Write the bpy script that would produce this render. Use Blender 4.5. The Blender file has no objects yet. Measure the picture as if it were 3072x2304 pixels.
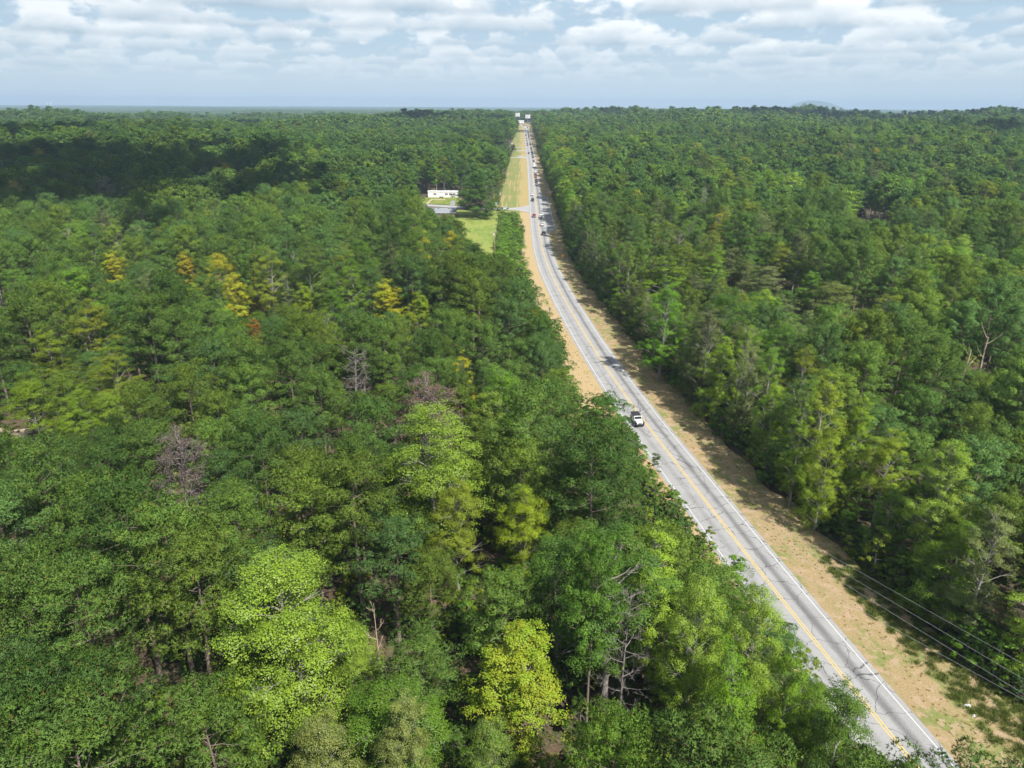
import bpy, math, random
import numpy as np
from mathutils import Matrix, Vector

scn = bpy.context.scene
COL = scn.collection
R = math.radians
rng = np.random.default_rng(11)

# ------------------------------------------------------------------ camera
CAM_H, PITCH, ROLL, FPX = 60.0, R(21.2), R(0.30), 2150.0
cam = bpy.data.cameras.new('camera')
cam.sensor_width = 36.0
cam.lens = 36.0 * FPX / 3072.0
cam.clip_start, cam.clip_end = 1.0, 60000.0
camo = bpy.data.objects.new('camera', cam)
COL.objects.link(camo)
camo.matrix_world = (Matrix.Translation((0, 0, CAM_H)) @ Matrix.Rotation(R(90) - PITCH, 4, 'X')
                     @ Matrix.Rotation(ROLL, 4, 'Z'))
scn.camera = camo
scn.render.resolution_x, scn.render.resolution_y = 1024, 768
scn.view_settings.view_transform = 'Standard'
scn.view_settings.look = 'None'
scn.view_settings.exposure = 0.52
scn.view_settings.gamma = 1.0
scn.view_settings.use_curve_mapping = False
scn.cycles.max_bounces = 6
scn.cycles.diffuse_bounces = 2
scn.cycles.transmission_bounces = 4
scn.cycles.transparent_max_bounces = 4
scn.cycles.volume_bounces = 0
scn.cycles.use_denoising = True

# ------------------------------------------------------------------ sun and sky
SUN_EL, SUN_AZ = R(52), (0.60, -0.80)          # sun stands behind the camera, to its right
SX, SY = SUN_AZ[0] / math.hypot(*SUN_AZ), SUN_AZ[1] / math.hypot(*SUN_AZ)
sun_vec = Vector((SX * math.cos(SUN_EL), SY * math.cos(SUN_EL), math.sin(SUN_EL)))
sl = bpy.data.lights.new('sun', 'SUN')
sl.energy, sl.angle, sl.color = 5.0, R(0.5), (1.0, 0.965, 0.91)
so = bpy.data.objects.new('sun', sl)
COL.objects.link(so)
so.rotation_euler = sun_vec.to_track_quat('Z', 'Y').to_euler()


class NT:
    """small helper for node trees"""
    def __init__(self, tree):
        self.t = tree
        tree.nodes.clear()

    def n(self, typ, **kw):
        nd = self.t.nodes.new(typ)
        for k, v in kw.items():
            if k == 'ins':
                for a, b in v.items():
                    nd.inputs[a].default_value = b
            else:
                setattr(nd, k, v)
        return nd

    def l(self, a, b):
        self.t.links.new(a, b)

    def sock(self, inp, v):
        if isinstance(v, bpy.types.NodeSocket):
            self.l(v, inp)
        else:
            inp.default_value = v

    def math(self, op, a, b=None, clamp=False):
        nd = self.n('ShaderNodeMath', operation=op, use_clamp=clamp)
        self.sock(nd.inputs[0], a)
        if b is not None:
            self.sock(nd.inputs[1], b)
        return nd.outputs[0]

    def mix(self, f, a, b, blend='MIX'):
        nd = self.n('ShaderNodeMix', data_type='RGBA', blend_type=blend)
        self.sock(nd.inputs[0], f)
        self.sock(nd.inputs[6], a)
        self.sock(nd.inputs[7], b)
        return nd.outputs[2]

    def ramp(self, v, lo, hi, a=0.0, b=1.0, smooth=True):
        nd = self.n('ShaderNodeMapRange', interpolation_type='SMOOTHSTEP' if smooth else 'LINEAR')
        self.sock(nd.inputs[0], v)
        for i, x in zip((1, 2, 3, 4), (lo, hi, a, b)):
            nd.inputs[i].default_value = x
        return nd.outputs[0]

    def noise(self, vec, scale, detail=4.0, rough=0.55, dist=0.0):
        nd = self.n('ShaderNodeTexNoise')
        if vec is not None:
            self.l(vec, nd.inputs['Vector'])
        nd.inputs['Scale'].default_value = scale
        nd.inputs['Detail'].default_value = detail
        nd.inputs['Roughness'].default_value = rough
        nd.inputs['Distortion'].default_value = dist
        return nd.outputs[0]


def build_world():
    w = bpy.data.worlds.new('World')
    scn.world = w
    w.use_nodes = True
    t = NT(w.node_tree)
    sky = t.n('ShaderNodeTexSky', sky_type='NISHITA', sun_disc=False)
    sky.sun_elevation = SUN_EL
    sky.sun_rotation = math.atan2(SX, SY)
    sky.altitude, sky.air_density, sky.dust_density, sky.ozone_density = 300, 1.0, 1.6, 1.5
    bg = t.n('ShaderNodeBackground')
    bg.inputs[1].default_value = 0.06
    t.l(sky.outputs[0], bg.inputs[0])
    tc = t.n('ShaderNodeTexCoord')
    sep = t.n('ShaderNodeSeparateXYZ')
    t.l(tc.outputs['Generated'], sep.inputs[0])
    z = sep.outputs[2]
    # heap clouds stand in rings farther and farther away, flat bases near 1 km, white tops above
    rad = t.math('MAXIMUM', t.math('SQRT', t.math('SUBTRACT', 1.0, t.math('MULTIPLY', z, z))), 0.05)
    ux, uy, el = (t.math('DIVIDE', c_, rad) for c_ in (sep.outputs[0], sep.outputs[1], z))
    air = (0.465, 0.560, 0.622, 1)
    skyv = (0.36, 0.48, 0.585, 1)
    skyv = t.mix(t.ramp(z, 0.0, 0.10), air, skyv)
    NR = 13
    for r_ in reversed(range(NR)):
        D = 3.3 * 1.22 ** r_
        H = t.math('MULTIPLY', el, D)
        cmb = t.n('ShaderNodeCombineXYZ')
        t.l(t.math('MULTIPLY', ux, D * 0.92), cmb.inputs[0])
        t.l(t.math('MULTIPLY', uy, D * 0.92), cmb.inputs[1])
        t.l(t.math('ADD', t.math('MULTIPLY', H, 1.75), 11.3 * r_ + 2.0), cmb.inputs[2])
        n = t.noise(cmb.outputs[0], 1.0, 5.0, 0.52)
        up = t.ramp(H, 0.93, 1.62, 0.0, 1.0, False)
        f = t.math('SUBTRACT', n, t.math('ADD', 0.385, t.math('MULTIPLY', t.math('POWER', up, 1.2), 0.26)))
        a = t.ramp(f, 0.0, 0.09)
        a = t.math('MULTIPLY', a, t.ramp(H, 0.90, 1.0))
        fade = math.exp(-max(0.0, D - 9.0) / 20.0)
        a = t.math('MULTIPLY', a, 0.90 * fade)
        lit = t.math('ADD', t.math('MULTIPLY', t.math('SUBTRACT', up, 0.05), 2.7), t.math('MULTIPLY', t.math('SUBTRACT', 0.60, n), 1.6), clamp=True)
        near, top = (0.33, 0.425, 0.51), (0.93, 0.92, 0.90)
        wf = fade ** 0.6
        mixc = lambda c_: tuple(x * wf + y * (1 - wf) for x, y in zip(c_, air)) + (1,)
        skyv = t.mix(a, skyv, t.mix(lit, mixc(near), mixc(top)))
    # the same broken deck overhead
    inv = t.math('DIVIDE', 1.05, t.math('MAXIMUM', z, 0.08))
    cmb = t.n('ShaderNodeCombineXYZ')
    t.l(t.math('MULTIPLY', sep.outputs[0], inv), cmb.inputs[0]); t.l(t.math('MULTIPLY', sep.outputs[1], inv), cmb.inputs[1])
    n = t.noise(cmb.outputs[0], 0.85, 5.0, 0.52)
    over = t.math('MULTIPLY', t.ramp(n, 0.47, 0.56, 0.0, 0.9), t.ramp(z, 0.22, 0.36))
    skyv = t.mix(over, skyv, (0.60, 0.64, 0.68, 1))
    cb = t.n('ShaderNodeBackground')
    t.l(skyv, cb.inputs[0])
    cb.inputs[1].default_value = 1.0
    fac = t.math('MAXIMUM', over, t.ramp(z, 0.20, 0.60, 0.93, 0.25))
    ms = t.n('ShaderNodeMixShader')
    t.l(fac, ms.inputs[0])
    t.l(bg.outputs[0], ms.inputs[1])
    t.l(cb.outputs[0], ms.inputs[2])
    out = t.n('ShaderNodeOutputWorld')
    t.l(ms.outputs[0], out.inputs[0])
    w.cycles.sampling_method = 'MANUAL'
    w.cycles.sample_map_resolution = 512


build_world()


# ------------------------------------------------------------------ generic helpers
def tag(o, label=None, cat=None, group=None, kind=None):
    if label: o['label'] = label
    if cat: o['category'] = cat
    if group: o['group'] = group
    if kind: o['kind'] = kind
    return o


def empty(name, loc, rz=0.0, label=None, cat=None, group=None):
    o = bpy.data.objects.new(name, None)
    o.empty_display_size = 0.3
    o.location = loc
    o.rotation_euler = (0, 0, rz)
    COL.objects.link(o)
    return tag(o, label, cat, group)


def link(name, me, parent=None, loc=None):
    o = bpy.data.objects.new(name, me)
    COL.objects.link(o)
    if parent: o.parent = parent
    if loc is not None: o.location = loc
    return o


def raw_mesh(name, V, F, mats, midx=None, smooth=False, N=None):
    """F: list of (M,k) int arrays"""
    me = bpy.data.meshes.new(name)
    V = np.asarray(V, np.float32)
    loops = np.concatenate([f.reshape(-1) for f in F]).astype(np.int32)
    tot = np.concatenate([np.full(len(f), f.shape[1], np.int32) for f in F])
    start = np.concatenate([[0], np.cumsum(tot)[:-1]]).astype(np.int32)
    me.vertices.add(len(V)); me.vertices.foreach_set('co', V.reshape(-1))
    me.loops.add(len(loops)); me.loops.foreach_set('vertex_index', loops)
    me.polygons.add(len(tot)); me.polygons.foreach_set('loop_start', start)
    try:
        me.polygons.foreach_set('loop_total', tot)
    except Exception:
        pass
    for m in (mats if isinstance(mats, (list, tuple)) else [mats]):
        me.materials.append(m)
    if midx is not None:
        me.polygons.foreach_set('material_index', np.asarray(midx, np.int32))
    if smooth:
        me.polygons.foreach_set('use_smooth', np.ones(len(tot), bool))
    me.update(calc_edges=True)
    if N is not None:
        me.polygons.foreach_set('use_smooth', np.ones(len(tot), bool))
        me.normals_split_custom_set_from_vertices(np.asarray(N, np.float32))
    return me


class MB:
    """collects simple solids, then builds one mesh"""
    def __init__(self):
        self.v, self.f = [], []

    def add(self, vs, fs):
        b = len(self.v)
        self.v += [tuple(x) for x in vs]
        self.f += [tuple(b + i for i in f) for f in fs]
        return self

    def box(self, x0, x1, y0, y1, z0, z1):
        vs = [(x, y, z) for z in (z0, z1) for y in (y0, y1) for x in (x0, x1)]
        return self.add(vs, [(0, 2, 3, 1), (4, 5, 7, 6), (0, 1, 5, 4), (2, 6, 7, 3), (0, 4, 6, 2), (1, 3, 7, 5)])

    def tube(self, pts, rad, n=6, cap=True):
        pts = [Vector(p) for p in pts]
        rad = rad if isinstance(rad, (list, tuple)) else [rad] * len(pts)
        vs, fs = [], []
        for i, p in enumerate(pts):
            d = (pts[min(i + 1, len(pts) - 1)] - pts[max(i - 1, 0)]).normalized()
            a = d.orthogonal().normalized() if abs(d.z) < 0.99 else Vector((1, 0, 0))
            b = d.cross(a).normalized(); a = b.cross(d)
            for k in range(n):
                t = 2 * math.pi * k / n
                vs.append(p + (a * math.cos(t) + b * math.sin(t)) * rad[i])
        for i in range(len(pts) - 1):
            for k in range(n):
                fs.append((i * n + k, i * n + (k + 1) % n, (i + 1) * n + (k + 1) % n, (i + 1) * n + k))
        if cap:
            fs.append(tuple(range(n))[::-1]); fs.append(tuple((len(pts) - 1) * n + k for k in range(n)))
        return self.add(vs, fs)

    def prism(self, prof, x0, x1, inset=0.0):
        """profile of (y, z) points extruded along x"""
        n = len(prof)
        vs = [(x0, y, z) for y, z in prof] + [(x1, y, z) for y, z in prof]
        fs = [tuple(range(n)), tuple(range(n, 2 * n))[::-1]]
        fs += [(i, n + i, n + (i + 1) % n, (i + 1) % n) for i in range(n)]
        return self.add(vs, fs)

    def mesh(self, name, mat, bevel=0.0, smooth=False):
        me = bpy.data.meshes.new(name)
        me.from_pydata(self.v, [], self.f)
        me.materials.append(mat)
        if bevel:
            import bmesh
            bm = bmesh.new(); bm.from_mesh(me)
            bmesh.ops.recalc_face_normals(bm, faces=bm.faces)
            bmesh.ops.bevel(bm, geom=list(bm.edges), offset=bevel, segments=2, profile=0.6, affect='EDGES', clamp_overlap=True)
            bm.to_mesh(me); bm.free()
        if smooth:
            me.polygons.foreach_set('use_smooth', np.ones(len(me.polygons), bool))
        me.update()
        return me

    def build(self, name, mat, parent=None, bevel=0.0, smooth=False):
        return link(name, self.mesh(name, mat, bevel, smooth), parent)


def sstep(a, b, x):
    t = np.clip((np.asarray(x, float) - a) / (b - a), 0, 1)
    return t * t * (3 - 2 * t)


# ------------------------------------------------------------------ terrain
GY = np.array([-400, 0, 380, 450, 500, 550, 630, 750, 900, 1073, 1300, 1700, 2200, 3500, 20000.0])
GZ = np.array([0, 0, 0, 2.3, 4.6, 7.6, 11.2, 12.6, 14.0, 17.0, 22.0, 27.0, 14.0, 8.0, 6.0])
_yy = np.arange(-400, 20001, 10.0)
_zz = np.interp(_yy, GY, GZ)
_k = np.hanning(13); _k /= _k.sum()
_zz = np.convolve(np.pad(_zz, 6, mode='edge'), _k, 'valid')


def wave(x, y):
    return (np.sin(x * 0.0061 + 1.3) * np.cos(y * 0.0043 + 0.4) + 0.6 * np.sin(x * 0.0137 - y * 0.0091 + 2.0)
            + 0.4 * np.cos(x * 0.021 + y * 0.017))


def ground_z(x, y):
    x = np.asarray(x, float); y = np.asarray(y, float)
    g = np.interp(y, _yy, _zz)
    off = np.abs(x - road_x(y))
    lat = sstep(45, 260, off)
    far = sstep(1600, 3500, y)
    a = 3.2 + 4.6 * sstep(450, 1500, y) - 5.2 * far
    z = g + lat * a * wave(x, y)
    z = z - lat * 9.0 * sstep(1150, 1800, y) * sstep(-20, -160, x) - lat * 9.0 * sstep(1500, 2000, y) * sstep(600, 900, x)
    # higher ground right of the road far off, lower ground to the left
    z = z + lat * 10.0 * np.exp(-((x - 560) / 300.0) ** 2 - ((y - 1480) / 420.0) ** 2)
    z = z + lat * 6.0 * np.exp(-((x - 330) / 190.0) ** 2 - ((y - 900) / 200.0) ** 2)
    z = z - lat * 7.0 * sstep(120, 500, -x) * sstep(500, 1200, y) * (1 - far)
    z = z + lat * 6.0 * np.exp(-((x + 300) / 130.0) ** 2 - ((y - 640) / 110.0) ** 2)
    z = z - lat * 5.0 * np.exp(-((x - 260) / 120.0) ** 2 - ((y - 470) / 90.0) ** 2)
    return z


RC_Y = np.array([-200, 20, 52, 67, 83, 107, 134, 150, 172, 192, 212, 236, 277, 314, 370, 430, 520, 650, 800, 1000, 1150, 1290, 1420, 1560, 1750])
RC_X = np.array([74, 45, 39.7, 37.0, 34.5, 31.0, 27.0, 25.0, 22.6, 20.6, 19.0, 17.0, 14.5, 13.4, 13.6, 14.0, 15.0, 16.6, 18.3, 20.0, 21.0, 22.5, 25.0, 15.0, -25.0])


def road_x(y):
    return np.interp(y, RX_Y, RX_X)


# smooth the centre line
RX_Y = np.arange(-200, 1751, 4.0)
_c = np.interp(RX_Y, RC_Y, RC_X)
_k = np.hanning(11); _k /= _k.sum()
RX_X = np.convolve(np.pad(_c, 5, mode='edge'), _k, 'valid')


def ray(px, py):
    """direction of the picture point (px, py), in pixels of the 3072 wide photograph"""
    u, v = (px - 1536) / FPX, (py - 1152) / FPX
    c, s = math.cos(ROLL), math.sin(ROLL)
    u, v = c * u + s * v, -s * u + c * v
    return np.array([u, math.cos(PITCH) - v * math.sin(PITCH), -math.sin(PITCH) - v * math.cos(PITCH)])


def at(px, py, up=0.0):
    """place on the ground (or UP metres above it) that the photograph shows at (px, py)"""
    d = ray(px, py)
    lo, prev = 20.0, 20.0
    t = 20.0
    while t < 15000:
        z = CAM_H + d[2] * t - up
        if z < float(ground_z(d[0] * t, d[1] * t)):
            break
        prev = t
        t *= 1.02
    a, b = prev, t
    for _ in range(30):
        m = (a + b) / 2
        if CAM_H + d[2] * m - up < float(ground_z(d[0] * m, d[1] * m)):
            b = m
        else:
            a = m
    p = d * b
    return Vector((p[0], p[1], float(ground_z(p[0], p[1]))))


CP, SP = math.cos(PITCH), math.sin(PITCH)


def project(x, y, z):
    """world to photograph pixels, and depth"""
    dz = z - CAM_H
    zc = y * CP - dz * SP
    yc = y * SP + dz * CP
    u, v = x / zc, -yc / zc
    c, s = math.cos(ROLL), math.sin(ROLL)
    u, v = c * u - s * v, s * u + c * v
    return 1536 + FPX * u, 1152 + FPX * v, zc


# ------------------------------------------------------------------ materials
def mat(name):
    m = bpy.data.materials.new(name)
    m.use_nodes = True
    return m, NT(m.node_tree)


def simple(name, rgb, rough=0.6, metal=0.0, var=0.12, scale=3.0, spec=0.4):
    m, t = mat(name)
    p = t.n('ShaderNodeBsdfPrincipled')
    tc = t.n('ShaderNodeTexCoord')
    nz = t.noise(tc.outputs['Object'], scale, 4)
    a = tuple(c * (1 - var) for c in rgb) + (1,)
    b = tuple(min(1, c * (1 + var)) for c in rgb) + (1,)
    t.l(t.mix(nz, a, b), p.inputs['Base Color'])
    p.inputs['Roughness'].default_value = rough
    p.inputs['Metallic'].default_value = metal
    p.inputs['Specular IOR Level'].default_value = spec
    o = t.n('ShaderNodeOutputMaterial')
    t.l(p.outputs[0], o.inputs[0])
    return m


def foliage_mat(name, trans=0.3, rough=0.5, spec=0.25, spread=0.35, second=(1.2, 1.15, 0.75), patch=0.45, odd=None):
    """leaf colour = tint of the tree, varied leaf by leaf and clump by clump"""
    m, t = mat(name)
    at_ = t.n('ShaderNodeAttribute', attribute_type='INSTANCER', attribute_name='tint')
    geo = t.n('ShaderNodeNewGeometry')
    rnd = geo.outputs['Random Per Island']
    tc = t.n('ShaderNodeTexCoord')
    clump = t.noise(tc.outputs['Object'], patch, 2.0)
    base = at_.outputs['Color']
    v = t.math('ADD', 1.0 - spread, t.math('MULTIPLY', rnd, 2 * spread))
    hs = t.n('ShaderNodeMix', data_type='RGBA', blend_type='MULTIPLY')
    hs.inputs[0].default_value = 1.0
    t.l(base, hs.inputs[6])
    cc = t.n('ShaderNodeCombineColor')
    for i in range(3):
        t.l(v, cc.inputs[i])
    t.l(cc.outputs[0], hs.inputs[7])
    c2 = t.mix(1.0, hs.outputs[2], second + (1,), 'MULTIPLY')
    colr = t.mix(t.ramp(clump, 0.42, 0.62), hs.outputs[2], c2)
    if odd:
        f = t.ramp(t.math('FRACT', t.math('MULTIPLY', rnd, 17.31)), odd[0], odd[0] + 0.01)
        colr = t.mix(f, colr, odd[1] + (1,))
    p = t.n('ShaderNodeBsdfPrincipled')
    t.l(colr, p.inputs['Base Color'])
    p.inputs['Roughness'].default_value = rough
    p.inputs['Specular IOR Level'].default_value = spec
    tr = t.n('ShaderNodeBsdfTranslucent')
    t.l(t.mix(1.0, colr, (1.08, 1.18, 0.55, 1), 'MULTIPLY'), tr.inputs[0])
    ms = t.n('ShaderNodeMixShader')
    ms.inputs[0].default_value = trans
    t.l(p.outputs[0], ms.inputs[1]); t.l(tr.outputs[0], ms.inputs[2])
    o = t.n('ShaderNodeOutputMaterial')
    t.l(ms.outputs[0], o.inputs[0])
    return m


M_NEEDLE = foliage_mat('pine_needles', 0.12, 0.6, 0.12, 0.22, (1.10, 1.06, 0.8), 0.5, (0.965, (0.17, 0.13, 0.03)))
M_LEAF = foliage_mat('leaves', 0.20, 0.5, 0.12, 0.18, (1.15, 1.12, 0.8), 0.35)
M_NEEDLE_D = foliage_mat('distant_pine_needles', 0.10, 0.7, 0.08, 0.12, (1.10, 1.06, 0.8), 0.4)
M_LEAF_D = foliage_mat('distant_leaves', 0.16, 0.7, 0.08, 0.14, (1.15, 1.12, 0.8), 0.3)
M_LEAF_Y = foliage_mat('leaves_turning', 0.25, 0.5, 0.15, 0.25, (0.82, 0.98, 0.9), 0.3, (0.95, (0.36, 0.28, 0.02)))
M_LEAF_F = foliage_mat('leaves_in_flower', 0.22, 0.6, 0.15, 0.3, (1.2, 1.1, 0.9), 0.5, (0.90, (0.33, 0.31, 0.16)))
M_LEAF_S = foliage_mat('leaves_pale_tips', 0.22, 0.45, 0.22, 0.2, (1.12, 1.08, 0.8), 0.35, (0.955, (0.36, 0.40, 0.16)))
M_BARK_P = simple('pine_bark', (0.20, 0.155, 0.125), 0.9, var=0.35, scale=2.5)
M_BARK_G = simple('grey_bark', (0.27, 0.25, 0.22), 0.9, var=0.3, scale=2.0)
M_DEADWOOD = simple('dead_wood', (0.25, 0.215, 0.20), 0.9, var=0.3, scale=2.0)
M_SNAG = simple('bare_snag_wood', (0.50, 0.40, 0.29), 0.9, var=0.3, scale=1.2)
M_RUSSET = foliage_mat('dead_needles', 0.1, 0.7, 0.1, 0.4, (0.8, 0.85, 1.0), 0.7)


# ------------------------------------------------------------------ tree generators (numpy)
def np_tube(pts, rads, n=5):
    pts = np.asarray(pts, float); m = len(pts)
    d = np.gradient(pts, axis=0); d /= np.linalg.norm(d, axis=1)[:, None] + 1e-9
    ref = np.where(np.abs(d[:, 2:3]) < 0.9, np.array([[0, 0, 1.0]]), np.array([[1.0, 0, 0]]))
    a = np.cross(d, ref); a /= np.linalg.norm(a, axis=1)[:, None]
    b = np.cross(d, a)
    th = np.linspace(0, 2 * np.pi, n, endpoint=False)
    ring = a[:, None] * np.cos(th)[None, :, None] + b[:, None] * np.sin(th)[None, :, None]
    V = (pts[:, None] + ring * np.asarray(rads)[:, None, None]).reshape(-1, 3)
    i, k = np.meshgrid(np.arange(m - 1), np.arange(n), indexing='ij')
    F = np.stack([i * n + k, i * n + (k + 1) % n, (i + 1) * n + (k + 1) % n, (i + 1) * n + k], -1).reshape(-1, 4)
    return V, F


class Geo:
    def __init__(self):
        self.V, self.F, self.n, self.N = [], [], 0, []

    def add(self, V, F, N=None):
        if N is not None:                                    # faces wound to face outward, like the clump they sit on
            g = np.cross(V[F[:, 1]] - V[F[:, 0]], V[F[:, 3]] - V[F[:, 0]])
            fl = (g * N[F[:, 0]]).sum(1) < 0
            F = F.copy(); F[fl] = F[fl][:, ::-1]
            self.N.append(N)
        self.V.append(V); self.F.append(F + self.n); self.n += len(V)

    def get(self):
        V = np.concatenate(self.V)
        q = [f for f in self.F if f.shape[1] == 4]; t = [f for f in self.F if f.shape[1] == 3]
        F = ([np.concatenate(q)] if q else []) + ([np.concatenate(t)] if t else [])
        return V, F, (np.concatenate(self.N) if self.N else None)


def unit(v):
    return v / (np.linalg.norm(v, axis=-1, keepdims=True) + 1e-9)


def rand_dirs(r, n, zmin=-1.0):
    z = r.uniform(zmin, 1, n); a = r.uniform(0, 2 * np.pi, n); s = np.sqrt(1 - z * z)
    return np.stack([s * np.cos(a), s * np.sin(a), z], -1)


def tufts(r, C, D, length, width, nn):
    """needle tufts: each is a fan of NN narrow triangles sharing one root"""
    n = len(C)
    ax = unit(D)
    nd = unit(ax[:, None] + r.normal(0, 0.55, (n, nn, 3)))
    side = unit(np.cross(nd, r.normal(0, 1, (n, nn, 3))))
    L = length * r.uniform(0.7, 1.15, (n, nn, 1))
    root = C[:, None, :]
    tip = root + nd * L
    mid = root + nd * L * 0.45
    a, b = mid + side * width, mid - side * width
    V = np.concatenate([root, a, tip, b], 1) if nn == 1 else None
    V = np.concatenate([C[:, None, :], a, b, tip], 1)                # 1 + 3nn vertices per tuft
    m = 1 + 3 * nn
    base = (np.arange(n) * m)[:, None]
    k = np.arange(nn)[None]
    F = np.stack([base + 0 * k, base + 1 + k, base + 1 + 2 * nn + k, base + 1 + nn + k], -1).reshape(-1, 4)
    return V.reshape(-1, 3), F


def leaves(r, C, N, size, aspect=0.62):
    """single leaves, a rhombus each"""
    n = len(C)
    N = unit(N)
    t = unit(np.cross(N, r.normal(0, 1, (n, 3))))
    b = np.cross(N, t)
    s = size * r.uniform(0.65, 1.3, (n, 1))
    p0, p2 = C - t * s * 0.5, C + t * s * 0.5
    fold = N * s * 0.10
    p1, p3 = C + b * s * 0.5 * aspect + fold, C - b * s * 0.5 * aspect + fold
    V = np.stack([p0, p1, p2, p3], 1).reshape(-1, 3)
    F = (np.arange(n) * 4)[:, None] + np.arange(4)[None]
    return V, F


def make_pine(seed, H, Rc, base=0.45, lod=0, open_=0.0):
    r = np.random.default_rng(seed)
    wood, fol = Geo(), Geo()
    lean = r.normal(0, 0.35, 2)
    zs = np.linspace(0, 1, 9)
    tp = np.stack([lean[0] * zs ** 2 + 0.12 * np.sin(zs * 7 + seed), lean[1] * zs ** 2 + 0.12 * np.cos(zs * 6 + seed), zs * H * 0.985], -1)
    wood.add(*np_tube(tp, 0.27 * (1 - zs * 0.88) * H / 22, 7 if lod == 0 else 4))
    nb = {0: 38, 1: 24, 2: 14}[lod]
    ga = r.uniform(0, 6.28)
    PC, PR = [], []
    for i in range(nb):
        q = (i + r.uniform(0, 0.8)) / nb
        t = base + (0.985 - base) * q ** 0.95
        az = ga + i * 2.399 + r.normal(0, 0.25)
        prof = np.clip(0.62 + 0.9 * q - 1.35 * q * q, 0.16, 1) / 0.77
        L = Rc * prof * r.uniform(0.72, 1.12)
        el = -0.10 + 0.95 * q ** 1.4 + r.normal(0, 0.1)
        root = np.array([np.interp(t, zs, tp[:, j]) for j in range(3)])
        s = np.linspace(0, 1, 5)
        out = np.array([np.cos(az), np.sin(az)])
        bp = np.stack([root[0] + out[0] * L * s * np.cos(el * 0.6), root[1] + out[1] * L * s * np.cos(el * 0.6),
                       root[2] + L * (np.sin(el) * s + 0.16 * s * s)], -1)
        bp[1:] += r.normal(0, 0.07, (4, 3))
        if lod < 2:
            wood.add(*np_tube(bp, (0.042 * (1 - s * 0.8)) * (0.6 + 0.5 * L / Rc), 4 if lod == 0 else 3))
        ss = (0.38, 0.7, 1.0) if L > 1.4 else (0.5, 0.98)
        if lod == 2: ss = (0.6, 0.95)
        for sv in ss:
            if r.random() < open_: continue
            c = np.array([np.interp(sv, s, bp[:, j]) for j in range(3)])
            c += np.append(np.array([-out[1], out[0]]) * r.normal(0, 0.42) * sv, r.normal(0.12, 0.12))
            PC.append(c); PR.append(r.uniform(0.55, 0.98) * (0.80 + 0.25 * sv) * Rc / 4.5)
    # side sprays of the top
    for i in range(11):
        q = r.uniform(0, 0.14)
        PC.append(tp[-1] + np.append(r.normal(0, 0.5 + 6 * q, 2), -q * H + 0.4)); PR.append(r.uniform(0.55, 0.85))
    PC, PR = np.array(PC), np.array(PR)
    nt = {0: 100, 1: 34, 2: 12}[lod]
    n = len(PC)
    d = rand_dirs(r, n * nt, -0.45)
    C = np.repeat(PC, nt, 0) + d * (np.repeat(PR, nt) * r.uniform(0.62, 1.0, n * nt))[:, None] * np.array([1, 1, 0.8])
    D = d + np.array([0, 0, 0.55])
    ln, wd, nn = {0: (0.235, 0.022, 6), 1: (0.44, 0.10, 5), 2: (0.9, 0.24, 4)}[lod]
    tv, tf = tufts(r, C, D, ln, wd, nn)
    axis = C.copy(); axis[:, 2] = H * (base * 0.55 + 0.35); axis[:, :2] = 0
    nv = unit(d * (0.75 if lod == 0 else 0.5) + unit(C - axis) * (0.45 if lod == 0 else 0.8) + np.array([0, 0, 0.15]) + r.normal(0, 0.14, C.shape))
    fol.add(tv, tf, np.repeat(nv, 1 + 3 * nn, 0))
    # dead stubs on the bare bole
    if lod == 0:
        for i in range(9):
            t = r.uniform(base * 0.45, base)
            root = np.array([np.interp(t, zs, tp[:, j]) for j in range(3)])
            az = r.uniform(0, 6.28); L = r.uniform(0.5, 1.9)
            s = np.linspace(0, 1, 3)
            bp = root + np.stack([np.cos(az) * L * s, np.sin(az) * L * s, -0.1 * L * s], -1)
            wood.add(*np_tube(bp, 0.035 * (1 - s * 0.7), 3))
    return wood.get(), fol.get()


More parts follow.
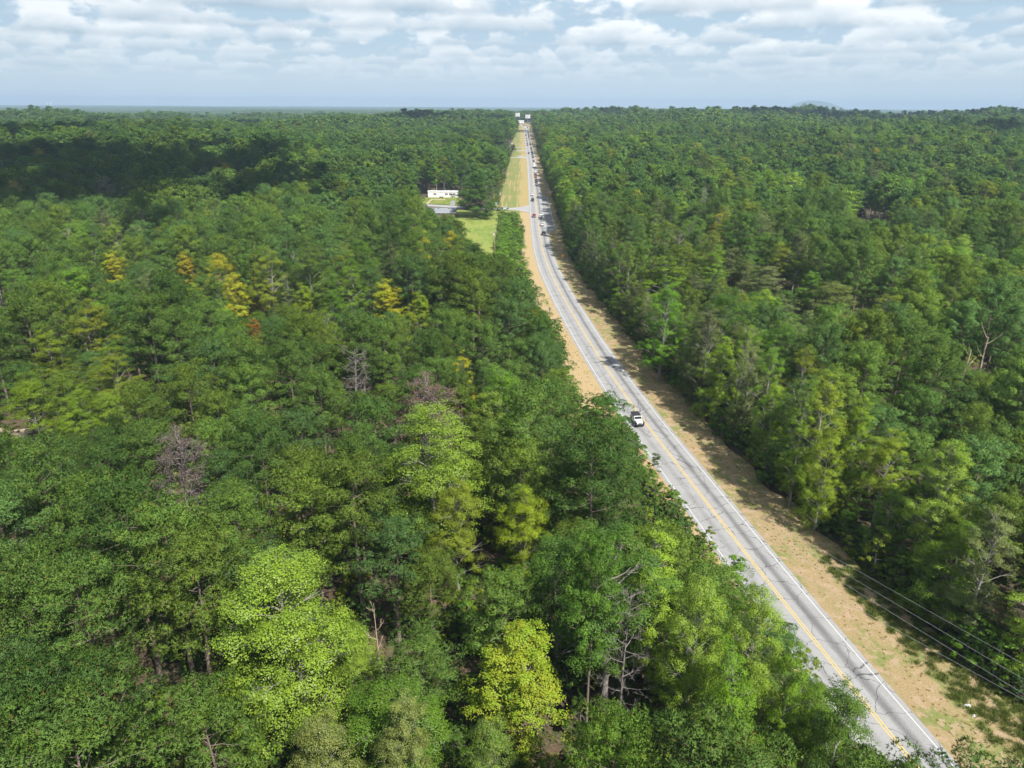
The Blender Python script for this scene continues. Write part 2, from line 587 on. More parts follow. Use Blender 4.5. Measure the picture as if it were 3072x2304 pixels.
def make_broad(seed, H, Rc, base=0.3, lod=0, lobes=16, leaf=0.26, shape='round', nleaf=15000, lobe_r=0.42, droop=0.0, clumps=5.0, clump_r=0.86):
    r = np.random.default_rng(seed)
    wood, fol = Geo(), Geo()
    zs = np.linspace(0, 1, 7)
    lean = r.normal(0, 0.5, 2)
    top = H * (0.80 if shape != 'spire' else 0.95)
    tp = np.stack([lean[0] * zs ** 2 + 0.15 * np.sin(zs * 5 + seed), lean[1] * zs ** 2, zs * top], -1)
    wood.add(*np_tube(tp, 0.34 * (1 - 0.85 * zs) * H / 22, 7 if lod == 0 else 4))
    hc = H * (1 - base)
    LC, LR = [], []
    for i in range(lobes):
        q = (i + 0.5 + r.uniform(-0.3, 0.3)) / lobes            # 0 bottom .. 1 top
        az = i * 2.399 + r.normal(0, 0.35)
        if shape == 'spire':
            rad = (1 - q) ** 0.75 * 0.9 + 0.04
        elif shape == 'oval':
            rad = np.sqrt(max(0.0, 1 - (2 * q - 0.75) ** 2 / 1.6)) * 0.80
        else:
            rad = np.sqrt(max(0.0, 1 - (1.15 * q) ** 2 * 0.78)) * 0.78
        lr = Rc * lobe_r * r.uniform(0.75, 1.2) * (1.0 if shape == 'round' else 0.72 + 0.35 * (1 - q))
        rr = max(0.0, rad * Rc - lr * 0.55) * r.uniform(0.75, 1.12)
        if i % 3 == 0: rr *= r.uniform(0.25, 0.6)                # some inside, so that the crown closes over
        c = np.array([rr * np.cos(az), rr * np.sin(az), H * base + hc * (0.06 + 0.86 * q + (0.05 if i % 3 == 0 else 0)) - lr * 0.35])
        LC.append(c); LR.append(lr)
        if lod < 2:
            t0 = np.clip((c[2] - 0.45 * rr) / top - 0.04, base * 0.7, 0.93)
            root = np.array([np.interp(t0, zs, tp[:, j]) for j in range(3)])
            s = np.linspace(0, 1, 4)[:, None]
            mid = root * (1 - s) + c * s + np.array([0, 0, 0.25]) * (s * (1 - s) * rr) + r.normal(0, 0.08, (4, 3))
            wood.add(*np_tube(mid, np.linspace(0.10, 0.02, 4) * H / 22, 4))
            if lod == 0:
                for j in range(4):
                    e = c + rand_dirs(r, 1, -0.3)[0] * lr * 0.6
                    st = mid[2] * (1 - s) + e * s
                    wood.add(*np_tube(st, np.linspace(0.04, 0.012, 4) * H / 22, 3))
    LC.append(tp[-1] + np.array([0, 0, H * 0.06])); LR.append(Rc * lobe_r * (0.8 if shape != 'spire' else 0.35))
    LC, LR = np.array(LC), np.array(LR)
    # clumps on the shells of the lobes, leaf sprays on the clumps, gaps between
    per = {0: 16, 1: 9, 2: 5}[lod]
    ns = max(30, int(nleaf / per))
    nsub = max(24, int(clumps * Rc * Rc))
    w = LR ** 2; idx = r.choice(len(LC), nsub, p=w / w.sum())
    ds = unit(rand_dirs(r, nsub, -0.5) + np.array([0, 0, 0.22]))
    bump = 0.60 + 0.52 * r.random(nsub)
    SUB = LC[idx] + ds * (LR[idx] * bump)[:, None] * np.array([1, 1, 0.85])
    rs = Rc / 6 * clump_r * r.uniform(0.65, 1.15, nsub)
    par = r.choice(nsub, ns, p=rs ** 2 / (rs ** 2).sum())
    d = unit(rand_dirs(r, ns, -0.5) + np.array([0, 0, 0.15]))
    SC = SUB[par] + d * (rs[par] * r.uniform(0.45, 1.0, ns))[:, None] * np.array([1, 1, 0.72])
    out = unit(SC - np.array([0, 0, H * base + hc * 0.30]))
    sr = {0: 0.30, 1: 0.45, 2: 0.7}[lod] * Rc / 5
    n = ns * per
    off = r.normal(0, 1, (n, 3)) * np.array([1, 1, 0.5]) * sr * 0.62
    C = np.repeat(SC, per, 0) + off
    N = np.repeat(out, per, 0) * 0.45 + np.array([0, 0, 0.75 - droop]) + r.normal(0, 0.48, (n, 3))
    d = unit(d * 0.65 + ds[par] * 0.4)
    lv, lf_ = leaves(r, C, N, leaf * {0: 1.0, 1: 2.1, 2: 3.8}[lod])
    nv = unit(np.repeat(d, per, 0) * 0.6 + np.repeat(out, per, 0) * (0.35 if lod == 0 else 0.7) + unit(off + 1e-6) * (0.25 if lod == 0 else 0.12) + unit(N) * (0.27 if lod == 0 else 0.10))
    fol.add(lv, lf_, np.repeat(nv, 4, 0))
    return wood.get(), fol.get()


def branch_tree(seed, H, spread, depth=4, trunk_r=0.22, n_main=11, base=0.4, twig=0.012):
    """bare tree: recursive branches"""
    r = np.random.default_rng(seed)
    trunk, br = Geo(), Geo()
    zs = np.linspace(0, 1, 7)
    tp = np.stack([0.3 * np.sin(zs * 3 + seed), 0.25 * np.cos(zs * 4 + seed) - 0.25, zs * H * 0.95], -1)
    trunk.add(*np_tube(tp, trunk_r * (1 - 0.85 * zs), 7))
    tips = []

    def grow(p, d, L, rad, k):
        s = np.linspace(0, 1, 4)
        bend = r.normal(0, 0.22, 3)
        P = p + np.outer(s * L, d) + np.outer(s * s * L, bend) * 0.6
        br.add(*np_tube(P, np.maximum(rad * (1 - 0.6 * s), twig), 3))
        tips.append(P[-1])
        if k <= 0: return
        for j in range(3 if k > 1 else 4):
            q = r.uniform(0.35, 1.0)
            pt = P[0] * (1 - q) + P[-1] * q if q < 0.9 else P[-1]
            dd = unit(d + r.normal(0, 0.6, 3) + np.array([0, 0, 0.12]))
            grow(pt, dd, L * r.uniform(0.45, 0.7), rad * 0.55, k - 1)

    for i in range(n_main):
        t = base + (0.97 - base) * (i + 0.5) / n_main
        az = i * 2.4 + r.normal(0, 0.3)
        el = 0.15 + 0.7 * (t - base)
        root = np.array([np.interp(t, zs, tp[:, j]) for j in range(3)])
        d = unit(np.array([np.cos(az), np.sin(az), el]))
        L = spread * (0.55 + 0.5 * (1 - (t - base) / (1 - base))) * r.uniform(0.7, 1.0) * 0.62
        grow(root, d, L, trunk_r * 0.32, depth - 2)
    return trunk.get(), br.get(), np.array(tips)


def geo_mesh(name, g, m):
    return raw_mesh(name, g[0], g[1], m, N=g[2])


PROTO = {}      # key -> dict(trunk, crown, H, R)


def reg(key, wf, H, Rc, mf, mw, kind):
    PROTO[key] = dict(trunk=geo_mesh(key + '_wood', wf[0], mw), crown=geo_mesh(key + '_crown', wf[1], mf), H=H, R=Rc, kind=kind)


PINES = []
for i, (H, Rc, b, op) in enumerate([(22, 5.0, 0.40, 0.0), (24, 5.4, 0.46, 0.0), (19, 4.9, 0.30, 0.0), (23, 4.9, 0.55, 0.08), (25, 5.5, 0.50, 0.0)]):
    k = f'pine{i}'
    reg(k, make_pine(100 + i, H, Rc, b, 0, op), H, Rc, M_NEEDLE, M_BARK_P, 'pine'); PINES.append(k)
BROADS = []
SPEC = [('round', 20, 5.6, 0.34, 22, 0.15, 32000, 0.36), ('round', 18, 6.2, 0.34, 26, 0.15, 32000, 0.34), ('oval', 22, 5.2, 0.32, 24, 0.15, 31000, 0.38),
        ('round', 21, 6.4, 0.38, 28, 0.16, 32000, 0.33), ('oval', 23, 5.7, 0.38, 28, 0.15, 34000, 0.35), ('spire', 20, 4.9, 0.22, 26, 0.165, 25000, 0.44)]
for i, (sh, H, Rc, b, lo, lf, nl, lr) in enumerate(SPEC):
    k = f'broad{i}'
    reg(k, make_broad(200 + i, H, Rc, b, 0, lo, lf, sh, nl, lr), H, Rc, M_LEAF, M_BARK_G, 'broad'); BROADS.append(k)
# special broadleaf crowns
reg('tulip', make_broad(301, 27, 6.8, 0.24, 0, 44, 0.175, 'oval', 54000, 0.33, 0.0, 10.0, 0.9), 27, 6.8, M_LEAF_S, M_BARK_G, 'broad')
reg('tulip_round', make_broad(302, 24, 7.0, 0.22, 0, 50, 0.175, 'oval', 64000, 0.31, 0.0, 10.0, 0.9), 24, 7.0, M_LEAF_S, M_BARK_G, 'broad')
reg('turning', make_broad(303, 19, 5.0, 0.2, 0, 28, 0.18, 'round', 30000, 0.36, 0.0, 9.0, 0.95), 19, 5.0, M_LEAF_Y, M_BARK_G, 'broad')
reg('flower', make_broad(304, 17, 6.4, 0.22, 0, 26, 0.17, 'round', 32000, 0.33), 17, 6.4, M_LEAF_F, M_BARK_G, 'broad')
reg('flower2', make_broad(305, 19, 5.6, 0.22, 0, 26, 0.17, 'round', 30000, 0.35), 19, 5.6, M_LEAF_F, M_BARK_G, 'broad')
reg('fine', make_broad(306, 20, 6.0, 0.2, 0, 26, 0.14, 'round', 34000, 0.35), 20, 6.0, M_LEAF, M_BARK_G, 'broad')
for i, (H, Rc) in enumerate([(21, 5.2), (18, 5.6), (23, 5.0)]):
    reg(f'edge{i}', make_broad(320 + i, H, Rc, 0.05, 0, 40, 0.16, 'oval', 34000, 0.33, 0.0, 9.0, 0.9), H, Rc, M_LEAF, M_BARK_G, 'broad')
reg('oak', make_broad(307, 24, 10.0, 0.06, 0, 64, 0.30, 'round', 46000, 0.25, 0.0, 6.0, 0.72), 24, 10.0, M_LEAF, M_BARK_G, 'broad')
# middle and far detail
MID_P, MID_B, FAR_P, FAR_B = [], [], [], []
for i, (H, Rc, b) in enumerate([(22, 4.8, 0.42), (24, 5.2, 0.50), (20, 4.5, 0.36), (23, 5.0, 0.5)]):
    k = f'midpine{i}'; reg(k, make_pine(400 + i, H, Rc, b, 1), H, Rc, M_NEEDLE_D, M_BARK_P, 'pine'); MID_P.append(k)
for i, (sh, H, Rc, b, lo, lf, nl, lr) in enumerate(SPEC[:5]):
    k = f'midbroad{i}'; reg(k, make_broad(500 + i, H, Rc, b, 1, lo, 0.19, sh, 5600, lr), H, Rc, M_LEAF_D, M_BARK_G, 'broad'); MID_B.append(k)
for i, (H, Rc, b) in enumerate([(22, 4.8, 0.42), (23, 5.2, 0.50)]):
    k = f'farpine{i}'; reg(k, make_pine(600 + i, H, Rc, b, 2), H, Rc, M_NEEDLE_D, M_BARK_P, 'pine'); FAR_P.append(k)
for i, (sh, H, Rc, b, lo, lf, nl, lr) in enumerate(SPEC[:3]):
    k = f'farbroad{i}'; reg(k, make_broad(700 + i, H, Rc, b, 2, 14, 0.19, sh, 1500, 0.42), H, Rc, M_LEAF_D, M_BARK_G, 'broad'); FAR_B.append(k)

# ------------------------------------------------------------------ ground
def soil_mat():
    m, t = mat('forest_floor')
    tc = t.n('ShaderNodeTexCoord')
    a = t.noise(tc.outputs['Object'], 0.35, 6)
    b = t.noise(tc.outputs['Object'], 2.5, 5)
    c = t.mix(t.ramp(a, 0.4, 0.62), (0.105, 0.07, 0.042, 1), (0.05, 0.06, 0.022, 1))
    c = t.mix(t.ramp(b, 0.45, 0.7), c, (0.15, 0.10, 0.06, 1))
    p = t.n('ShaderNodeBsdfPrincipled'); p.inputs['Roughness'].default_value = 0.95
    t.l(c, p.inputs['Base Color'])
    t.l(p.outputs[0], t.n('ShaderNodeOutputMaterial').inputs[0])
    return m


def grass_mat(name, dry, green, sand, gcut=(0.5, 0.65), scut=(0.55, 0.7), scale=0.12, band=False):
    m, t = mat(name)
    tc = t.n('ShaderNodeTexCoord')
    o = tc.outputs['Object']
    a = t.noise(o, scale, 5, 0.6, 0.6)
    mp = t.n('ShaderNodeMapping'); mp.inputs['Scale'].default_value = (1.0, 0.22, 1.0)
    t.l(o, mp.inputs[0])
    st = t.noise(mp.outputs[0], 0.8, 4)
    f = t.noise(o, 5.0, 5, 0.65)
    g = t.noise(o, 28.0, 2, 0.6)
    s = t.noise(o, scale * 3.2, 5, 0.6)
    mixv = t.math('ADD', t.math('MULTIPLY', a, 0.65), t.math('MULTIPLY', st, 0.35))
    if band:                                                  # mown swaths run with the road, driest beside it
        uv = t.n('ShaderNodeUVMap', uv_map='road')
        m2 = t.n('ShaderNodeMapping'); m2.inputs['Scale'].default_value = (0.9, 0.018, 1.0)
        t.l(uv.outputs[0], m2.inputs[0])
        sw = t.noise(m2.outputs[0], 1.0, 4, 0.6)
        su = t.n('ShaderNodeSeparateXYZ'); t.l(uv.outputs[0], su.inputs[0])
        mixv = t.math('ADD', t.math('ADD', t.math('MULTIPLY', a, 0.4), t.math('MULTIPLY', sw, 0.6)), t.ramp(t.math('ABSOLUTE', su.outputs[0]), 5.5, 14.0, -0.14, 0.05))
    c = t.mix(t.ramp(mixv, *gcut), dry + (1,), green + (1,))
    c = t.mix(t.ramp(s, *scut), c, sand + (1,))
    k = t.math('ADD', t.math('MULTIPLY', t.ramp(f, 0.3, 0.7, 0.72, 1.22), 0.6), t.math('MULTIPLY', t.ramp(g, 0.3, 0.7, 0.6, 1.4), 0.4))
    cc = t.n('ShaderNodeCombineColor')
    for i in range(3): t.l(k, cc.inputs[i])
    c = t.mix(1.0, c, cc.outputs[0], 'MULTIPLY')
    p = t.n('ShaderNodeBsdfPrincipled'); p.inputs['Roughness'].default_value = 0.95
    p.inputs['Specular IOR Level'].default_value = 0.15
    t.l(c, p.inputs['Base Color'])
    bp = t.n('ShaderNodeBump'); bp.inputs['Strength'].default_value = 0.6; bp.inputs['Distance'].default_value = 0.12
    t.l(f, bp.inputs['Height']); t.l(bp.outputs[0], p.inputs['Normal'])
    t.l(p.outputs[0], t.n('ShaderNodeOutputMaterial').inputs[0])
    return m


def asphalt_mat(name, tone=0.30, lanes=True, cracks=True):
    m, t = mat(name)
    uv = t.n('ShaderNodeUVMap', uv_map='road')
    sp = t.n('ShaderNodeSeparateXYZ'); t.l(uv.outputs[0], sp.inputs[0])
    u, v = sp.outputs[0], sp.outputs[1]
    tc = t.n('ShaderNodeTexCoord'); o = tc.outputs['Object']
    grain = t.noise(o, 9.0, 6, 0.7)
    blotch = t.noise(o, 0.25, 4)
    val = t.math('ADD', t.ramp(grain, 0.3, 0.7, tone * 0.86, tone * 1.12), t.ramp(blotch, 0.3, 0.7, -0.02, 0.02))
    if lanes:
        mp = t.n('ShaderNodeMapping'); mp.inputs['Scale'].default_value = (1.0, 0.05, 1.0)
        t.l(uv.outputs[0], mp.inputs[0])
        wob = t.ramp(t.noise(mp.outputs[0], 1.0, 3), 0.3, 0.7, -0.25, 0.25)
        for cpos, wd, dk in ((-1.85, 0.8, 0.06), (1.85, 0.85, 0.15)):      # oil-darkened strip along the middle of each lane
            d = t.math('ABSOLUTE', t.math('SUBTRACT', t.math('ADD', u, t.math('MULTIPLY', wob, 0.5)), cpos))
            val = t.math('SUBTRACT', val, t.ramp(d, 0.0, wd, dk, 0.0))
    col = t.n('ShaderNodeCombineColor')
    for i, k in enumerate((1.0, 0.985, 0.97)):
        t.l(t.math('MULTIPLY', val, k), col.inputs[i])
    c = col.outputs[0]
    if cracks:
        wn = t.n('ShaderNodeTexNoise'); wn.inputs['Scale'].default_value = 0.55; wn.inputs['Detail'].default_value = 5
        t.l(uv.outputs[0], wn.inputs['Vector'])
        sc = t.n('ShaderNodeVectorMath', operation='MULTIPLY_ADD')
        t.l(wn.outputs['Color'], sc.inputs[0]); sc.inputs[1].default_value = (1.9, 1.9, 0); t.l(uv.outputs[0], sc.inputs[2])
        vo = t.n('ShaderNodeTexVoronoi', feature='DISTANCE_TO_EDGE')
        vo.inputs['Scale'].default_value = 0.27
        t.l(sc.outputs[0], vo.inputs['Vector'])
        line = t.ramp(vo.outputs['Distance'], 0.005, 0.015, 1.0, 0.0)
        patchn = t.noise(uv.outputs[0], 0.16, 3)
        here = t.ramp(patchn, 0.38, 0.48)
        fade = t.ramp(v, 120.0, 330.0, 1.0, 0.25)
        f = t.math('MULTIPLY', t.math('MULTIPLY', line, here), t.math('MULTIPLY', fade, 0.75))
        c = t.mix(f, c, (0.045, 0.045, 0.05, 1))
    p = t.n('ShaderNodeBsdfPrincipled')
    t.l(c, p.inputs['Base Color'])
    p.inputs['Roughness'].default_value = 0.85
    p.inputs['Specular IOR Level'].default_value = 0.25
    t.l(p.outputs[0], t.n('ShaderNodeOutputMaterial').inputs[0])
    return m


M_SOIL = soil_mat()
M_VERGE_L = grass_mat('dry_verge_grass', (0.43, 0.32, 0.17), (0.27, 0.26, 0.09), (0.45, 0.33, 0.20), (0.56, 0.70), (0.62, 0.75))
M_VERGE_R = grass_mat('sandy_verge', (0.335, 0.25, 0.13), (0.20, 0.22, 0.07), (0.39, 0.285, 0.18), (0.47, 0.60), (0.50, 0.62), 0.2)
M_VERGE_F = grass_mat('mown_verge', (0.37, 0.29, 0.125), (0.20, 0.22, 0.07), (0.37, 0.26, 0.13), (0.44, 0.56), (0.62, 0.75), 0.04, True)
M_LAWN = grass_mat('lawn_grass', (0.25, 0.285, 0.065), (0.15, 0.22, 0.042), (0.27, 0.265, 0.08), (0.46, 0.62), (0.6, 0.75), 0.06)
M_YARD = grass_mat('yard_grass', (0.24, 0.25, 0.06), (0.14, 0.20, 0.04), (0.32, 0.28, 0.15), (0.40, 0.6), (0.64, 0.75), 0.15)
M_DIRT = grass_mat('pale_dirt', (0.50, 0.40, 0.29), (0.42, 0.34, 0.24), (0.55, 0.45, 0.34), scale=0.3)
M_ROAD = asphalt_mat('old_asphalt', 0.325)
M_PAVE = asphalt_mat('side_asphalt', 0.36, False, False)
M_TURN = asphalt_mat('turnout_asphalt', 0.27, False, False)
M_WHITE = simple('white_road_paint', (0.60, 0.60, 0.585), 0.7, var=0.08, scale=1.5)
M_YELLOW = simple('yellow_road_paint', (0.62, 0.44, 0.14), 0.7, var=0.12, scale=1.5)

xs = np.unique(np.concatenate([np.arange(-132, 168.1, 6), 168 + np.cumsum(6 * 1.045 ** np.arange(105)), -132 - np.cumsum(6 * 1.045 ** np.arange(105))]))
xs = xs[np.abs(xs) < 14500]
ys = np.unique(np.concatenate([np.arange(-400, 2000.1, 10), 2000 + np.cumsum(10 * 1.03 ** np.arange(125))]))
ys = ys[ys < 14500]
GX, GYY = np.meshgrid(xs, ys)
zz = ground_z(GX, GYY)
offr = np.abs(GX - road_x(GYY))
zz = zz - 0.35 * (1 - sstep(36, 44, offr)) - 8.0 * sstep(2500, 3200, GYY)
V = np.stack([GX, GYY, zz], -1).reshape(-1, 3)
ny, nx = GX.shape
i, j = np.meshgrid(np.arange(ny - 1), np.arange(nx - 1), indexing='ij')
F = np.stack([i * nx + j, i * nx + j + 1, (i + 1) * nx + j + 1, (i + 1) * nx + j], -1).reshape(-1, 4)
tag(link('ground', raw_mesh('ground', V, [F], M_SOIL, smooth=True)), kind='structure')


def grid_mesh(name, P, m, uv=None):
    """P: (rows, cols, 3) points"""
    a, b = P.shape[:2]
    i, j = np.meshgrid(np.arange(a - 1), np.arange(b - 1), indexing='ij')
    F = np.stack([i * b + j, i * b + j + 1, (i + 1) * b + j + 1, (i + 1) * b + j], -1).reshape(-1, 4)
    me = raw_mesh(name, P.reshape(-1, 3), [F], m, smooth=True)
    if uv is not None:
        l = me.uv_layers.new(name='road')
        l.data.foreach_set('uv', uv.reshape(-1, 2)[F.reshape(-1)].astype(np.float32).reshape(-1))
    return me


def road_frame(y):
    y = np.asarray(y, float)
    x = road_x(y)
    dx = (road_x(y + 3) - road_x(y - 3)) / 6
    n = np.sqrt(1 + dx * dx)
    return x, np.stack([1 / n, -dx / n], -1), np.arctan2(dx, 1)


def strip(name, o0, o1, y0, y1, dz, m, cols=2, step=4.0, jag=0.0, seed=0):
    yy = np.arange(y0, y1 + 0.1, step)
    x, nrm, _ = road_frame(yy)
    f0 = o0(yy) if callable(o0) else np.full(len(yy), o0)
    f1 = o1(yy) if callable(o1) else np.full(len(yy), o1)
    if jag:
        r = np.random.default_rng(seed)
        f0 = f0 + r.normal(0, jag, len(yy)) * (abs(f0) > abs(f1)); f1 = f1 + r.normal(0, jag, len(yy)) * (abs(f1) >= abs(f0))
    q = np.linspace(0, 1, cols)[None]
    o = f0[:, None] * (1 - q) + f1[:, None] * q
    X = x[:, None] + nrm[:, None, 0] * o; Y = yy[:, None] + nrm[:, None, 1] * o
    Z = ground_z(X, Y) + dz
    return grid_mesh(name, np.stack([X, Y, Z], -1), m, np.stack([o, np.repeat(yy[:, None], cols, 1)], -1))


def patch(name, pts, dz, m, sub=4):
    """filled ground polygon (fan of a convex outline), draped on the terrain"""
    import bmesh
    bm = bmesh.new()
    vs = [bm.verts.new((p[0], p[1], 0)) for p in pts]
    bm.faces.new(vs)
    bmesh.ops.triangulate(bm, faces=bm.faces)
    for _ in range(sub):
        lg = [e for e in bm.edges if e.calc_length() > 5]
        if not lg: break
        bmesh.ops.subdivide_edges(bm, edges=lg, cuts=1)
        bmesh.ops.triangulate(bm, faces=bm.faces)
    for v_ in bm.verts:
        v_.co.z = float(ground_z(v_.co.x, v_.co.y)) + dz
    me = bpy.data.meshes.new(name); bm.to_mesh(me); bm.free()
    me.materials.append(m)
    uvl = me.uv_layers.new(name='road')
    for lp in me.loops:
        c = me.vertices[lp.vertex_index].co
        uvl.data[lp.index].uv = (c.x, c.y)
    return me


YR0, YR1 = -40, 1740
road = tag(link('road', strip('road', -4.35, 4.25, YR0, YR1, 0.06, M_ROAD, 7)), kind='structure')
link('edge_line', strip('edge_line', -3.69, -3.57, YR0, YR1, 0.066, M_WHITE), road)
link('edge_line', strip('edge_line', 3.53, 3.65, YR0, YR1, 0.066, M_WHITE), road)
link('centre_line', strip('centre_line', -0.24, -0.09, YR0, YR1, 0.066, M_YELLOW), road)
link('centre_line', strip('centre_line', 0.09, 0.24, YR0, YR1, 0.066, M_YELLOW), road)

# verges
LE_Y = [-40, 20, 130, 140, 165, 174, 200, 214, 240, 290, 425, 436, 600, 900, 1000, 1100, 1200, 1400, 1700]
LE_O = [7.0, 6.6, 6.6, 13, 14, 10, 8.5, 13.5, 12, 11, 10.5, 25, 22.5, 20.5, 18, 15, 13, 11, 11]
RE_Y = [-40, 66, 108, 300, 330, 400, 520, 560, 700, 1000, 1400, 1700]
RE_O = [17.5, 17.0, 13.8, 12.4, 12.6, 13.8, 13.0, 11.0, 10.4, 11.0, 13.0, 13.0]
lo_e = lambda y: np.interp(y, LE_Y, LE_O)
ro_e = lambda y: np.interp(y, RE_Y, RE_O)
tag(link('verge', strip('verge', lambda y: -np.minimum(lo_e(y) + 2.5, 17), -4.2, YR0, 428, 0.02, M_VERGE_L, 5, jag=0.5, seed=1)), kind='structure')
tag(link('verge', strip('verge', lambda y: -lo_e(y) - 4, -4.2, 428, YR1, 0.02, M_VERGE_F, 9, jag=0.6, seed=2)), kind='structure')
tag(link('verge', strip('verge', 4.1, lambda y: ro_e(y) - 1.0 + 9 * sstep(1380, 1480, y), YR0, YR1, 0.02, M_VERGE_R, 6, jag=0.7, seed=3)), kind='structure')

# paved turnout beside the far lane
yt = [at(1641, 701).y, at(1655.5, 685).y, at(1638, 592.6).y, at(1621, 584).y]
yt = sorted(yt)
to = lambda y: np.interp(y, [yt[0], yt[1], yt[2], yt[3]], [4.1, 8.9, 8.2, 4.1])
turn = tag(link('turnout', strip('turnout', 4.15, to, yt[0], yt[3], 0.05, M_TURN, 4, 2.0)), kind='structure')
link('edge_line', strip('edge_line', lambda y: to(y) - 0.28, lambda y: to(y) - 0.1, yt[0], yt[3], 0.056, M_WHITE, 2, 2.0), turn)


def lane(name, pix, w, dz, m, flare=None):
    """paved strip through picture points; FLARE widens its last end into the road"""
    P = [at(*p) for p in pix]
    pts = []
    for a, b in zip(P[:-1], P[1:]):
        k = max(2, int((b - a).length / 3))
        pts += [a.lerp(b, q / k) for q in range(k)]
    pts.append(P[-1])
    pts = np.array([(p.x, p.y) for p in pts])
    d = np.gradient(pts, axis=0); d /= np.linalg.norm(d, axis=1)[:, None]
    n = np.stack([-d[:, 1], d[:, 0]], -1)
    dist = np.linalg.norm(pts - pts[-1], axis=1)
    hw = w / 2 + (flare * np.clip(1 - dist / 14.0, 0, 1) ** 2 if flare else 0)
    hw = np.broadcast_to(hw, dist.shape)
    q = np.linspace(-1, 1, 5)
    X = pts[:, None, 0] + n[:, None, 0] * hw[:, None] * q; Y = pts[:, None, 1] + n[:, None, 1] * hw[:, None] * q
    Z = ground_z(X, Y) + dz
    return tag(link(name, grid_mesh(name, np.stack([X, Y, Z], -1), m, np.stack([X, Y], -1))), kind='structure')


def lane_end(py):
    """picture x of the road's near edge on row PY"""
    y = at(1560, py).y
    x, n, _ = road_frame([y])
    return project(x[0] - 4.2, y, float(ground_z(x[0], y)))[0]


lane('side_road', [(1215, 612), (1258, 614.5), (1367, 620.5), (1421, 623.5), (1502, 626.5), (lane_end(627), 627)], 6.2, 0.045, M_PAVE, 10.0)
for py, px0, w, fl in ((472.5, 1528, 7.0, 18.0), (452.5, 1526, 6.5, 9.0), (443, 1522, 5.0, 3.0), (432.5, 1545, 3.0, 1.0), (413, 1553, 3.0, 1.0), (401, 1556, 3.0, 1.0)):
    lane('driveway', [(px0, py), (lane_end(py), py - 0.6)], w, 0.045, M_PAVE, fl)

# mown lawn, yard, gravel drive, clearing
LAWN_PX = [(1368, 630), (1440, 634), (1497, 633), (1490, 690), (1482, 740), (1478, 785), (1400, 785), (1360, 700)]
LAWN = [at(*p) for p in LAWN_PX]
tag(link('lawn', patch('lawn', LAWN, 0.03, M_LAWN)), kind='structure')
YARD_PX = [(1262, 611), (1380, 616), (1384, 596), (1360, 588), (1284, 588), (1264, 600)]
YARD = [at(*p) for p in YARD_PX]
tag(link('yard', patch('yard', YARD, 0.034, M_YARD)), kind='structure')
tag(link('gravel_drive', patch('gravel_drive', [at(1349, 619), at(1364, 619), at(1366, 602), at(1353, 602)], 0.045, M_TURN)), kind='structure')
tag(link('footpath', patch('footpath', [at(1277, 612), at(1284, 611.5), at(1297, 599.5), at(1336, 600), at(1336, 598), at(1294, 597.5)], 0.05, M_DIRT)), kind='structure')
CLEAR = [at(-60, 1275), at(40, 1290), at(118, 1280), at(120, 1290), at(60, 1312), at(-60, 1325)]
tag(link('clearing', patch('clearing', CLEAR, 0.03, M_DIRT)), kind='structure')

# ------------------------------------------------------------------ far woods, horizon ridges and the lone hill
def canopy_mat():
    m, t = mat('far_canopy')
    tc = t.n('ShaderNodeTexCoord'); o = tc.outputs['Object']
    a = t.noise(o, 0.006, 5, 0.6)
    b = t.noise(o, 0.09, 3, 0.7)
    c = t.mix(t.ramp(a, 0.38, 0.62), (0.030, 0.058, 0.022, 1), (0.060, 0.100, 0.032, 1))
    c = t.mix(t.ramp(b, 0.35, 0.7), c, (0.05, 0.088, 0.03, 1))
    p = t.n('ShaderNodeBsdfPrincipled'); p.inputs['Roughness'].default_value = 0.9
    p.inputs['Specular IOR Level'].default_value = 0.1
    t.l(c, p.inputs['Base Color'])
    t.l(p.outputs[0], t.n('ShaderNodeOutputMaterial').inputs[0])
    return m


M_CANOPY = canopy_mat()


def fbm(x, y, seed, wl, octv=4):
    r = np.random.default_rng(seed)
    s = np.zeros_like(x)
    amp, tot = 1.0, 0.0
    for k in range(octv):
        for _ in range(3):
            a = r.uniform(0, 6.28); ph = r.uniform(0, 6.28)
            s += amp * np.sin((x * np.cos(a) + y * np.sin(a)) * 6.283 / wl * r.uniform(0.8, 1.2) + ph) / 2
        tot += amp; amp *= 0.5; wl *= 0.5
    return s / tot


rr = 2450 * (13800 / 2450) ** np.linspace(0, 1, 150)
aa = np.radians(np.linspace(-46, 46, 720))
RR, AA = np.meshgrid(rr, aa, indexing='ij')
X, Y = RR * np.sin(AA), RR * np.cos(AA)
r_ = np.random.default_rng(5)
Z = np.interp(RR, [2450, 3500, 6000, 10000, 13800], [30, 29, 30, 34, 37]) + 11.0 * fbm(X, Y, 21, 2600) * np.interp(RR, [2450, 4000], [0.5, 1])
Z = Z + r_.uniform(-3.2, 3.2, X.shape) * np.interp(RR, [2450, 9000], [1, 0.35]) - 16 * sstep(2700, 2450, RR)
Z = np.minimum(Z, CAM_H - 5 - RR * 0.0012)
tag(link('distant_forest', grid_mesh('distant_forest', np.stack([X, Y, Z], -1), M_CANOPY)), 'hazy blue-green woods rolling away to the horizon', 'forest', kind='stuff')

